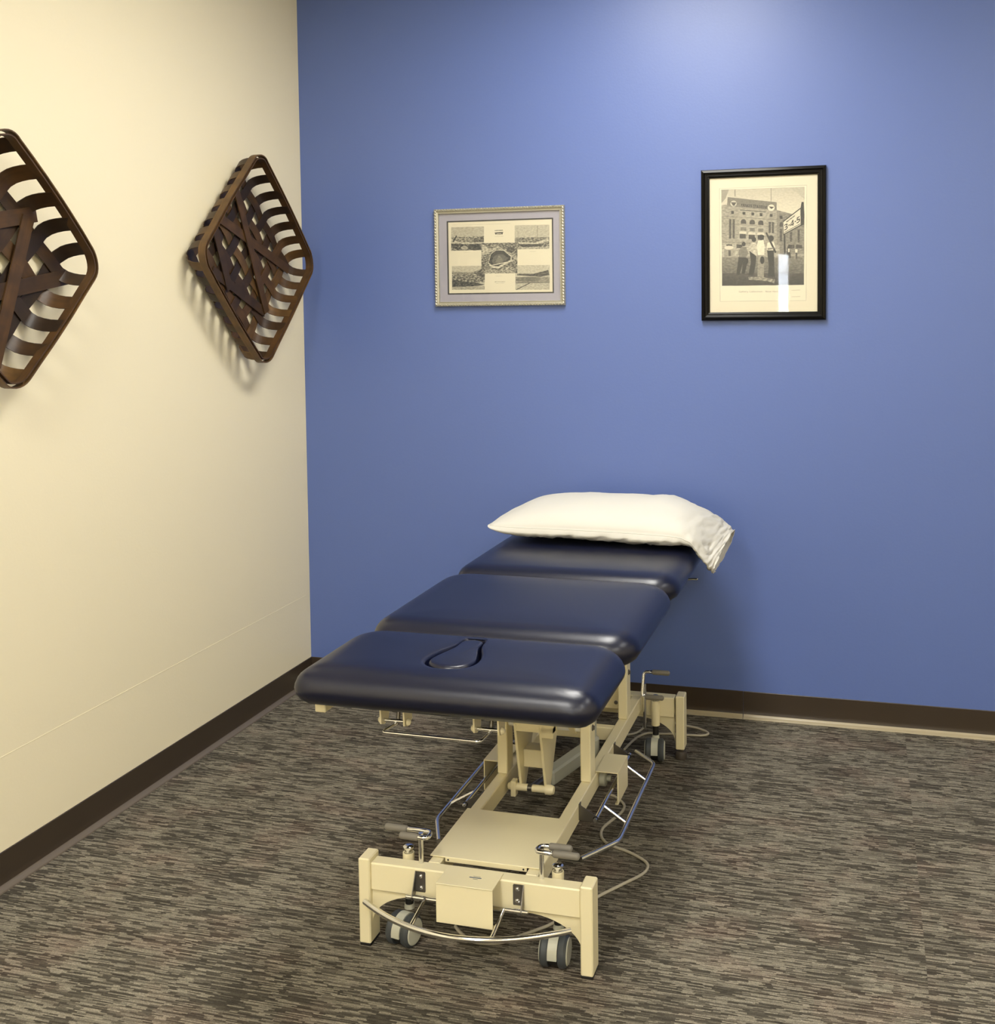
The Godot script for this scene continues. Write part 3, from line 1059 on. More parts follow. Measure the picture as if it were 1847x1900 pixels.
# ------------------------------------------------------------------ cords
func build_cords() -> void:
	var t := thing("power_cord", "beige power cord lying in loops on the carpet around the table base", "power cord", Vector3(1.6, 0, 1.3))
	var r := 0.0042
	var on := func(a: Array) -> Array:
		var out := []
		for p in a:
			out.append(Vector3(p[0], r + (p[2] if p.size() > 2 else 0.0), p[1]))
		return out
	var st := mb()
	tube(st, smooth_curve(on.call(CORD_NEAR), 6), r, 10)
	part(t, "cable", st, M.cord)
	st = mb()
	tube(st, smooth_curve(on.call(CORD_FAR), 6), r, 10)
	part(t, "cable", st, M.cord)
	st = mb()
	tube(st, smooth_curve(on.call(CORD_LOOP), 6), r, 10)
	part(t, "cable", st, M.cord)
const CORD_NEAR := [[1.263, 1.629], [1.285, 1.652], [1.322, 1.679], [1.360, 1.681], [1.400, 1.667], [1.434, 1.630], [1.468, 1.593], [1.493, 1.562], [1.534, 1.486], [1.580, 1.401], [1.631, 1.321], [1.669, 1.261], [1.677, 1.218], [1.662, 1.185], [1.607, 1.145], [1.559, 1.124], [1.530, 1.103], [1.509, 1.068], [1.503, 1.021], [1.516, 0.969], [1.533, 0.915], [1.536, 0.869], [1.525, 0.839], [1.490, 0.800], [1.470, 0.792]]
const CORD_FAR := [[1.441, 0.418], [1.453, 0.343], [1.468, 0.289], [1.494, 0.254], [1.529, 0.249], [1.580, 0.240], [1.635, 0.236], [1.675, 0.232], [1.699, 0.223], [1.707, 0.203], [1.691, 0.181], [1.657, 0.160], [1.622, 0.149], [1.544, 0.118], [1.488, 0.097]]
const CORD_LOOP := [[1.261, 0.243], [1.299, 0.272], [1.349, 0.284], [1.395, 0.291], [1.435, 0.279], [1.457, 0.248], [1.466, 0.207], [1.466, 0.176]]


# ------------------------------------------------------------------ woven tobacco baskets on the cream wall
func strip(st: SurfaceTool, path: Array, across: Vector3, width: float, thick: float, closed := false) -> void:
	# a flat wooden splint along a path; its width runs along `across`
	var n := path.size()
	var top := []
	var length := 0.0
	var run := []
	for i in n:
		var a: Vector3 = path[(i - 1 + n) % n] if closed else path[maxi(i - 1, 0)]
		var b: Vector3 = path[(i + 1) % n] if closed else path[mini(i + 1, n - 1)]
		var d := (b - a).normalized()
		var u := d.cross(across).normalized()
		if i > 0:
			length += (path[i] as Vector3).distance_to(path[i - 1])
		run.append(length)
		top.append([path[i] + across * width / 2.0 + u * thick / 2.0, path[i] - across * width / 2.0 + u * thick / 2.0, path[i] - across * width / 2.0 - u * thick / 2.0, path[i] + across * width / 2.0 - u * thick / 2.0])
	var v0 := rng.randf()
	var u0 := rng.randf()
	var V := [0.0, width, width + thick, width * 2.0 + thick]
	for i in (n if closed else n - 1):
		var j := (i + 1) % n
		var l1: float = run[j] if j > 0 else length + (path[0] as Vector3).distance_to(path[n - 1])
		var mid: Vector3 = (path[i] + path[j]) / 2.0
		for e in 4:
			var g := (e + 1) % 4
			st.set_smooth_group(e)
			var c: Vector3 = (top[i][e] + top[i][g] + top[j][e] + top[j][g]) / 4.0
			var w0: float = V[e] * 4.0 + v0
			var w1: float = (V[e] + (width if e % 2 == 0 else thick)) * 4.0 + v0
			q4uv(st, [top[i][e], top[i][g], top[j][g], top[j][e]], [Vector2(run[i] * 2.0 + u0, w0), Vector2(run[i] * 2.0 + u0, w1), Vector2(l1 * 2.0 + u0, w1), Vector2(l1 * 2.0 + u0, w0)], c - mid)
	if not closed:
		st.set_smooth_group(5)
		for e in [0, n - 1]:
			var o: Vector3 = (path[0] - path[1]) if e == 0 else (path[n - 1] - path[n - 2])
			q4uv(st, top[e], [Vector2.ZERO, Vector2(0.1, 0), Vector2(0.1, 0.1), Vector2(0, 0.1)], o)

func basket(cy: float, cz: float, h: float, n: int, tilt: float, brace_wide: float, braces: Array, label: String, sd: int) -> void:
	rng.seed = sd
	var t := thing("tobacco_basket", label, "basket", Vector3(0, cy, cz), "woven baskets on the cream wall")
	var c := Vector3(0, cy, cz)
	var e := [Vector3(0, cos(PI / 4 + tilt), sin(PI / 4 + tilt)), Vector3(0, -sin(PI / 4 + tilt), cos(PI / 4 + tilt))]
	var X := Vector3.RIGHT
	var hb := h - 0.022
	var pitch := 2.0 * hb / n
	var wide := pitch * 0.50
	var th := 0.0026
	for dir in 2:
		var along: Vector3 = e[dir]
		var side: Vector3 = e[1 - dir]
		for i in n:
			var off := -hb + pitch * (i + 0.5) + rng.randf_range(-0.003, 0.003)
			var path := []
			var wall := [[h - 0.004, 0.106], [h - 0.005, 0.085], [h - 0.007, 0.064], [h - 0.012, 0.045], [h - 0.020, 0.030], [h - 0.034, 0.0195]]
			for p in wall:
				path.append(c - along * p[0] + side * off + X * p[1])
			for j in n:
				var s := -hb + pitch * (j + 0.5)
				var up := 1.0 if (i + j + dir) % 2 == 0 else -1.0
				for k in [-0.28, 0.28]:
					var ss: float = s + pitch * k
					if absf(ss) < h - 0.040:
						path.append(c + along * ss + side * off + X * (0.0165 + up * 0.0022))
			wall.reverse()
			for p in wall:
				path.append(c + along * p[0] + side * off + X * p[1])
			var st := mb()
			strip(st, path, side, wide * rng.randf_range(0.93, 1.06), th)
			part(t, "splint", st, M["wood%d" % rng.randi_range(0, 3)])
	# flat braces laid across the bottom
	for k in braces.size():
		var b: Array = braces[k]
		var st := mb()
		var lift := 0.0242 + (0.0046 if k > 1 else 0.0)
		var p0 := Vector3(lift, b[1], b[0])
		var p1 := Vector3(lift, b[3], b[2])
		var d := (p1 - p0).normalized()
		var path := []
		for j in 9:
			path.append(p0.lerp(p1, j / 8.0))
		strip(st, path, d.cross(X).normalized(), brace_wide, 0.0042)
		part(t, "brace", st, M["wood%d" % (k % 2)])
	# rim: an outer and an inner hoop pinching the splint ends
	for g in [0.0035, -0.0085]:
		var st := mb()
		var loop := []
		var hh: float = h + g
		var rc: float = 0.062 + g
		for q in 4:
			var a0 := PI / 2 * q
			var cc := Vector2([1, -1, -1, 1][q], [1, 1, -1, -1][q]) * (hh - rc)
			for k in 9:
				var a := a0 + PI / 2 * k / 8.0
				var p := cc + Vector2(cos(a), sin(a)) * rc
				loop.append(c + e[0] * p.x + e[1] * p.y + X * (0.098 + 0.002 * sin(3.0 * a + sd)))
			# sides bow a little
			var a1 := a0 + PI / 2
			var s0 := cc + Vector2(cos(a1), sin(a1)) * rc
			var nq := (q + 1) % 4
			var s1 := Vector2([1, -1, -1, 1][nq], [1, 1, -1, -1][nq]) * (hh - rc) + Vector2(cos(a1), sin(a1)) * rc
			for k in range(1, 6):
				var f := k / 6.0
				var p := s0.lerp(s1, f) + Vector2(cos(a1), sin(a1)) * 0.006 * sin(PI * f)
				loop.append(c + e[0] * p.x + e[1] * p.y + X * 0.098)
		strip(st, loop, X, 0.026, 0.0038, true)
		part(t, "rim", st, M.wood2 if g > 0 else M.wood0)

# ------------------------------------------------------------------ prints: a small raster painter
class Canvas:
	var w: int
	var h: int
	var px: PackedByteArray
	var r := RandomNumberGenerator.new()
	var grain := FastNoiseLite.new()
	var grit := 1.0
	func _init(ww: int, hh: int, g: int) -> void:
		w = ww
		h = hh
		px.resize(w * h)
		px.fill(g)
		r.seed = 77
		grain.seed = 6
		grain.frequency = 0.045
		grain.fractal_octaves = 4
	func poly(pts: Array, g: float, noise := 0, g2 := -1.0) -> void:
		var lo := 1e9
		var hi := -1e9
		for p in pts:
			lo = minf(lo, p.y)
			hi = maxf(hi, p.y)
		var n := pts.size()
		for y in range(maxi(0, int(lo)), mini(h, int(hi) + 1)):
			var yc := y + 0.5
			var xs := []
			for i in n:
				var a: Vector2 = pts[i]
				var b: Vector2 = pts[(i + 1) % n]
				if (a.y <= yc) != (b.y <= yc):
					xs.append(a.x + (yc - a.y) / (b.y - a.y) * (b.x - a.x))
			xs.sort()
			var v := g
			if g2 >= 0.0:
				v = lerpf(g, g2, (yc - lo) / maxf(hi - lo, 1.0))
			for k in range(0, xs.size() - 1, 2):
				for x in range(maxi(0, int(xs[k] + 0.5)), mini(w, int(xs[k + 1] + 0.5))):
					px[y * w + x] = clampi(int(v + (grain.get_noise_2d(x * 0.8, y * 1.7) * noise * 2.4 * grit + r.randi_range(-noise, noise) * 0.4 if noise > 0 else 0.0)), 0, 255)
	func disc(c: Vector2, rx: float, ry: float, g: float, noise := 0) -> void:
		var pts := []
		for k in 20:
			pts.append(c + Vector2(cos(TAU * k / 20.0) * rx, sin(TAU * k / 20.0) * ry))
		poly(pts, g, noise)
	func line(a: Vector2, b: Vector2, wd: float, g: float, noise := 0) -> void:
		var d := (b - a).normalized().orthogonal() * wd / 2.0
		poly([a + d, b + d, b - d, a - d], g, noise)
	func words(text: String, o: Vector2, ux: Vector2, uy: Vector2, g: float, bold := false) -> void:
		# lettering: ux spans the whole line of text, uy one capital height, both in pixels
		var tm := TextMesh.new()
		var f := SystemFont.new()
		f.font_names = PackedStringArray(["Droid Sans"])
		f.font_weight = 700 if bold else 400
		tm.font = f
		tm.text = text
		tm.font_size = 64
		tm.pixel_size = 0.01
		tm.depth = 0.0
		tm.horizontal_alignment = HORIZONTAL_ALIGNMENT_LEFT
		var a := tm.get_mesh_arrays()
		if a.size() == 0 or a[Mesh.ARRAY_VERTEX] == null:
			return
		var vs: PackedVector3Array = a[Mesh.ARRAY_VERTEX]
		if vs.size() == 0:
			return
		var lo := Vector2(1e9, 1e9)
		var hi := -lo
		for v in vs:
			lo = Vector2(minf(lo.x, v.x), minf(lo.y, v.y))
			hi = Vector2(maxf(hi.x, v.x), maxf(hi.y, v.y))
		var idx: PackedInt32Array = a[Mesh.ARRAY_INDEX] if a[Mesh.ARRAY_INDEX] != null else PackedInt32Array(range(vs.size()))
		for i in range(0, idx.size() - 2, 3):
			var tri := []
			for k in 3:
				var v := vs[idx[i + k]]
				tri.append(o + ux * ((v.x - lo.x) / (hi.x - lo.x)) + uy * ((hi.y - v.y) / (hi.y - lo.y)))
			poly(tri, g)
	func texture(dark: Color, light: Color) -> ImageTexture:
		var lut := []
		for k in 256:
			lut.append(dark.lerp(light, pow(k / 255.0, 1.4)))
		var d := PackedByteArray()
		d.resize(w * h * 3)
		for i in w * h:
			var c: Color = lut[px[i]]
			d[i * 3] = c.r8
			d[i * 3 + 1] = c.g8
			d[i * 3 + 2] = c.b8
		return ImageTexture.create_from_image(Image.create_from_data(w, h, false, Image.FORMAT_RGB8, d))

func print_material(tex: Texture2D) -> StandardMaterial3D:
	var m := mat(Color.WHITE, 0.75)
	m.albedo_texture = tex
	return m

func stadium_print() -> ImageTexture:
	# coordinates below follow the print from its mat edge: 0..1194 across, 0..1500 down
	var k := 0.62
	var c := Canvas.new(int(1194 * k), int(1490 * k), 236)
	var f := func(x: float, y: float) -> Vector2:
		var u := (x - 220.0) / 1194.0
		var y0 := 250.0 - 55.0 * u
		var y1 := 1722.0 - 17.0 * u
		return Vector2(u * 1194.0, (y - y0) / (y1 - y0) * 1490.0) * k
	var P = func(a: Array) -> Array:
		var o := []
		for i in range(0, a.size(), 2):
			o.append(f.call(float(a[i]), float(a[i + 1])))
		return o
	# plate line
	c.poly(P.call([330, 358, 1298, 315, 1290, 1584, 335, 1598]), 196)
	c.poly(P.call([334, 362, 1294, 319, 1286, 1580, 339, 1594]), 240)
	# photograph: sky
	c.poly(P.call([353, 372, 1272, 335, 1268, 760, 357, 760]), 208, 5, 242)
	c.poly(P.call([353, 372, 440, 368, 400, 470, 354, 520]), 176, 6)
	c.poly(P.call([1100, 342, 1272, 335, 1271, 470, 1190, 400]), 204, 5)
	# facade
	c.poly(P.call([355, 540, 417, 533, 425, 452, 968, 505, 968, 590, 1130, 628, 1268, 690, 1268, 1115, 357, 1115]), 176, 14)
	c.poly(P.call([425, 452, 968, 505, 966, 592, 419, 548]), 142, 10)
	c.poly(P.call([968, 590, 1268, 680, 1268, 1060, 968, 1090]), 150, 14)
	c.poly(P.call([562, 592, 845, 612, 848, 930, 545, 930]), 186, 12)
	c.line(f.call(562, 592), f.call(845, 612), 7 * k, 80)
	for y in [660, 740, 850, 940]:
		c.line(f.call(358, y), f.call(1000, y + 40), 4 * k, 130, 14)
	c.line(f.call(507, 370), f.call(507, 446), 7 * k, 120)
	c.line(f.call(907, 352), f.call(907, 498), 5 * k, 130)
	c.disc(f.call(490, 522), 36 * k, 32 * k, 214, 6)
	c.poly(P.call([460, 508, 522, 510, 500, 545, 484, 545]), 90, 10)
	c.disc(f.call(908, 565), 38 * k, 36 * k, 232, 6)
	c.poly(P.call([880, 552, 940, 556, 912, 580]), 80, 10)
	c.words("YANKEE STADIUM", f.call(570, 520), f.call(858, 545) - f.call(570, 520), Vector2(0, 34 * k), 52, true)
	for p in [[480, 620], [607, 628], [705, 635], [797, 642], [908, 650], [1017, 670]]:
		c.poly(P.call([p[0] - 16, p[1] - 18, p[0] + 15, p[1] - 16, p[0] + 14, p[1] + 16, p[0] - 16, p[1] + 15]), 74, 12)
	for p in [[600, 722], [698, 728], [793, 734], [1017, 752]]:
		var wd := 29.0 if p[0] < 1000 else 18.0
		c.disc(f.call(p[0], p[1] - 4), wd * k, 26 * k, 84, 14)
		c.poly(P.call([p[0] - wd, p[1] - 4, p[0] + wd, p[1] - 4, p[0] + wd, p[1] + 22, p[0] - wd, p[1] + 20]), 84, 14)
		c.poly(P.call([p[0] - wd, p[1] + 60, p[0] + wd, p[1] + 60, p[0] + wd, p[1] + 96, p[0] - wd, p[1] + 94]), 140, 14)
	for p in [[453, 690, 905], [491, 692, 905], [892, 718, 840], [926, 722, 842], [1015, 795, 935], [1125, 830, 935], [1208, 800, 945]]:
		c.poly(P.call([p[0] - 13, p[1], p[0] + 13, p[1] + 2, p[0] + 11, p[2], p[0] - 13, p[2]]), 96, 16)
	for p in [[595, 838], [695, 846], [795, 850]]:
		c.poly(P.call([p[0] - 40, p[1] - 12, p[0] + 36, p[1] - 10, p[0] + 40, p[1] + 14, p[0] - 44, p[1] + 12]), 222, 8)
		c.poly(P.call([p[0] - 36, p[1] + 16, p[0] + 32, p[1] + 18, p[0] + 32, p[1] + 66, p[0] - 38, p[1] + 64]), 78, 16)
	c.poly(P.call([357, 960, 1000, 975, 1000, 1100, 357, 1100]), 186, 20)
	for x in [445, 560, 1130, 1215]:
		c.poly(P.call([x - 36, 968, x + 30, 970, x + 30, 1010, x - 36, 1008]), 82, 18)
	c.poly(P.call([385, 1010, 488, 1010, 480, 1115, 384, 1115]), 172, 10)
	c.disc(f.call(437, 1005), 52 * k, 22 * k, 226)
	c.poly(P.call([432, 1035, 458, 1035, 458, 1095, 432, 1095]), 96, 10)
	# ground
	c.poly(P.call([357, 1112, 1268, 1095, 1265, 1300, 358, 1300]), 150, 16, 112)
	c.poly(P.call([358, 1285, 1265, 1285, 1265, 1410, 358, 1425]), 92, 12, 62)
	c.poly(P.call([650, 1325, 800, 1322, 950, 1352, 940, 1392, 870, 1372, 660, 1355]), 158, 30)
	# four boys seen from behind
	c.disc(f.call(602, 965), 21 * k, 26 * k, 52, 10)
	c.poly(P.call([545, 1045, 576, 996, 628, 994, 652, 1062, 626, 1118, 550, 1118]), 142, 10)
	c.poly(P.call([545, 1110, 630, 1110, 640, 1180, 615, 1290, 580, 1290, 590, 1180, 556, 1302, 520, 1302]), 52, 10)
	c.disc(f.call(638, 1150), 16 * k, 32 * k, 44, 8)
	c.disc(f.call(716, 915), 25 * k, 27 * k, 46, 10)
	c.poly(P.call([662, 1010, 682, 950, 738, 948, 752, 1040, 748, 1105, 668, 1050]), 204, 22)
	c.poly(P.call([666, 1040, 742, 1095, 735, 1180, 712, 1306, 655, 1306, 682, 1160]), 46, 10)
	c.disc(f.call(796, 882), 34 * k, 22 * k, 40, 8)
	c.disc(f.call(798, 898), 24 * k, 24 * k, 56, 8)
	c.poly(P.call([748, 985, 764, 926, 822, 918, 836, 990, 828, 1105, 764, 1105]), 238, 6)
	c.poly(P.call([762, 1085, 832, 1085, 826, 1325, 755, 1325]), 166, 12)
	c.disc(f.call(808, 1140), 24 * k, 42 * k, 40, 8)
	c.disc(f.call(906, 900), 30 * k, 32 * k, 42, 8)
	c.poly(P.call([858, 1000, 868, 946, 936, 938, 950, 995, 934, 1042, 866, 1042]), 238, 6)
	c.poly(P.call([862, 1032, 936, 1032, 944, 1310, 950, 1322, 870, 1322, 880, 1200]), 44, 8)
	c.poly(P.call([842, 838, 862, 836, 966, 1054, 946, 1062]), 50, 8)
	c.poly(P.call([866, 1008, 930, 1000, 934, 1018, 868, 1030]), 150, 10)
	# passers-by
	c.poly(P.call([1085, 1000, 1108, 1000, 1126, 1115, 1068, 1115]), 66, 10)
	c.disc(f.call(1098, 996), 12 * k, 14 * k, 60)
	c.poly(P.call([1092, 1010, 1108, 1012, 1108, 1050, 1090, 1050]), 226)
	c.poly(P.call([1172, 1010, 1192, 1010, 1192, 1125, 1176, 1125]), 100, 20)
	c.poly(P.call([1168, 1018, 1196, 1018, 1194, 1055, 1170, 1055]), 230)
	# route sign on its post
	c.poly(P.call([1040, 705, 1060, 700, 1066, 1085, 1048, 1085]), 52, 8)
	c.poly(P.call([1228, 566, 1240, 500, 1262, 500, 1270, 640, 1268, 745, 1232, 765]), 56, 8)
	c.poly(P.call([1036, 712, 1232, 560, 1236, 758, 1040, 866]), 60, 6)
	c.poly(P.call([1041, 722, 1226, 578, 1229, 748, 1045, 850]), 232, 5)
	c.words("3·4·5", f.call(1050, 752), f.call(1222, 650) - f.call(1050, 752), Vector2(0, 66 * k), 48, true)
	c.line(f.call(1050, 836), f.call(1226, 738), 6 * k, 70)
	c.line(f.call(1072, 722), f.call(1165, 652), 12 * k, 140, 40)
	# caption
	c.words("Gallery Collection - New York", f.call(548, 1478), f.call(985, 1474) - f.call(548, 1478), Vector2(0, 24 * k), 150)
	c.line(f.call(1130, 1470), f.call(1225, 1466), 8 * k, 214)
	c.line(f.call(1130, 1542), f.call(1225, 1538), 8 * k, 214)
	return c.texture(Color8(18, 16, 16), Color8(232, 222, 194))

func collage_print() -> ImageTexture:
	# 0..1250 across, 0..850 down from the corner of the sheet
	var k := 0.72
	var c := Canvas.new(int(1250 * k), int(850 * k), 234)
	c.grit = 1.7
	var f := func(x: float, y: float) -> Vector2:
		var u := (x - 280.0) / 1250.0
		var y0 := 285.0 - 30.0 * u
		return Vector2((x - 280.0 - (y - 285.0) * 0.018), (y - y0) * (850.0 / 845.0)) * k
	var P = func(a: Array) -> Array:
		var o := []
		for i in range(0, a.size(), 2):
			o.append(f.call(float(a[i]), float(a[i + 1])))
		return o
	var R := func(x0: float, y0: float, x1: float, y1: float) -> Array:
		return P.call([x0, y0, x1, y0 - 6, x1, y1 - 6, x0, y1])
	c.line(f.call(330, 318), f.call(1040, 304), 4 * k, 206)
	# building the ground, upper corner pair
	c.poly(R.call(318, 342, 720, 622), 196, 6)
	c.poly(R.call(318, 460, 720, 622), 150, 30)
	c.poly(P.call([318, 480, 420, 520, 600, 525, 720, 505, 720, 530, 540, 545, 318, 535]), 200, 14)
	c.poly(P.call([318, 540, 420, 535, 545, 560, 545, 615, 400, 618, 318, 575]), 84, 34)
	c.poly(P.call([545, 540, 680, 545, 690, 610, 545, 612]), 66, 26)
	c.poly(P.call([335, 515, 380, 440, 392, 446, 352, 520]), 50)
	c.poly(P.call([600, 480, 720, 450, 720, 520, 610, 520]), 104, 36)
	c.disc(f.call(480, 590), 44 * k, 26 * k, 178, 16)
	c.poly(R.call(1090, 326, 1500, 606), 200, 6)
	c.poly(R.call(1092, 470, 1500, 606), 138, 30)
	c.poly(P.call([1130, 520, 1330, 530, 1480, 480, 1495, 510, 1350, 545, 1150, 545]), 206, 12)
	c.poly(P.call([1130, 545, 1440, 545, 1400, 566, 1190, 585]), 62, 20)
	c.line(f.call(1362, 330), f.call(1360, 470), 5 * k, 140)
	c.line(f.call(1128, 380), f.call(1130, 470), 4 * k, 160)
	c.poly(R.call(1092, 580, 1500, 606), 178, 20)
	# stands under construction, lower corner pair
	c.poly(R.call(330, 804, 730, 1086), 200, 6)
	c.poly(P.call([330, 870, 560, 880, 690, 838, 700, 880, 560, 905, 330, 900]), 150, 16)
	c.poly(R.call(332, 905, 732, 1000), 132, 34)
	c.poly(P.call([332, 965, 470, 985, 640, 1000, 730, 1020, 640, 1040, 332, 1052]), 70, 26)
	c.poly(P.call([600, 890, 690, 842, 735, 905, 720, 935]), 92, 26)
	c.poly(R.call(332, 1050, 732, 1086), 176, 12)
	c.poly(R.call(1100, 792, 1508, 1080), 204, 6)
	c.poly(P.call([1120, 890, 1320, 890, 1490, 845, 1505, 905, 1400, 925, 1120, 910]), 86, 24)
	c.poly(R.call(1102, 930, 1508, 1000), 158, 12)
	c.disc(f.call(1250, 955), 146 * k, 30 * k, 128, 12)
	c.poly(R.call(1102, 1000, 1508, 1080), 196, 8)
	c.line(f.call(1112, 1078), f.call(1285, 992), 9 * k, 60, 30)
	c.line(f.call(1105, 1000), f.call(1506, 990), 5 * k, 70)
	# aerial view of the oval in the middle
	c.poly(R.call(690, 532, 1124, 890), 128, 34)
	c.poly(P.call([700, 545, 790, 600, 735, 650, 695, 620]), 196, 14)
	c.poly(P.call([860, 545, 1124, 700, 1124, 740, 830, 560]), 176, 18)
	c.poly(P.call([690, 640, 860, 580, 880, 600, 690, 690]), 190, 16)
	c.disc(f.call(1045, 610), 50 * k, 30 * k, 84, 20)
	c.poly(P.call([770, 770, 800, 660, 860, 610, 960, 612, 1050, 680, 1062, 735, 900, 830, 820, 822]), 214, 10)
	c.poly(P.call([778, 762, 806, 664, 864, 618, 956, 620, 1044, 690, 1040, 730, 890, 806, 826, 800]), 60, 14)
	c.poly(P.call([818, 742, 838, 690, 880, 660, 950, 664, 1010, 706, 1000, 730, 890, 786, 832, 776]), 112, 10)
	c.poly(P.call([858, 760, 900, 668, 960, 735, 905, 772]), 138, 8)
	c.line(f.call(786, 800), f.call(1070, 740), 10 * k, 222, 10)
	c.poly(P.call([740, 830, 900, 850, 1040, 800, 1100, 880, 720, 885]), 168, 26)
	# small crest and lines of print
	c.line(f.call(850, 386), f.call(948, 382), 9 * k, 120, 40)
	c.poly(P.call([848, 408, 952, 402, 942, 434, 928, 420, 874, 422, 862, 436]), 62, 10)
	c.line(f.call(872, 432), f.call(932, 429), 7 * k, 130, 30)
	c.line(f.call(848, 456), f.call(952, 452), 4 * k, 190)
	c.line(f.call(860, 920), f.call(940, 917), 4 * k, 204)
	c.line(f.call(850, 988), f.call(978, 984), 7 * k, 196, 14)
	c.line(f.call(862, 1004), f.call(966, 1000), 5 * k, 202, 10)
	c.line(f.call(480, 642), f.call(560, 640), 4 * k, 204)
	c.line(f.call(1268, 632), f.call(1345, 630), 4 * k, 204)
	return c.texture(Color8(18, 17, 15), Color8(232, 222, 192))

func moulding(st: SurfaceTool, lo: Vector2, hi: Vector2, prof: Array) -> void:
	# mitred frame on the blue wall; prof = (inset from the outer edge, height off the wall)
	for i in prof.size() - 1:
		var p: Vector2 = prof[i]
		var q: Vector2 = prof[i + 1]
		st.set_smooth_group(-1)
		var a := [Vector3(lo.x + p.x, lo.y + p.x, p.y), Vector3(hi.x - p.x, lo.y + p.x, p.y), Vector3(hi.x - p.x, hi.y - p.x, p.y), Vector3(lo.x + p.x, hi.y - p.x, p.y)]
		var b := [Vector3(lo.x + q.x, lo.y + q.x, q.y), Vector3(hi.x - q.x, lo.y + q.x, q.y), Vector3(hi.x - q.x, hi.y - q.x, q.y), Vector3(lo.x + q.x, hi.y - q.x, q.y)]
		var outs := [Vector3.DOWN, Vector3.RIGHT, Vector3.UP, Vector3.LEFT]
		for e in 4:
			var g := (e + 1) % 4
			q4(st, a[e], a[g], b[g], b[e], outs[e] * (q.y - p.y) + Vector3.BACK * (q.x - p.x))

func flat_panel(lo: Vector2, hi: Vector2, z: float) -> SurfaceTool:
	var st := mb()
	st.set_smooth_group(-1)
	q4uv(st, [Vector3(lo.x, lo.y, z), Vector3(hi.x, lo.y, z), Vector3(hi.x, hi.y, z), Vector3(lo.x, hi.y, z)], [Vector2(0, 1), Vector2(1, 1), Vector2(1, 0), Vector2(0, 0)], Vector3.BACK)
	return st

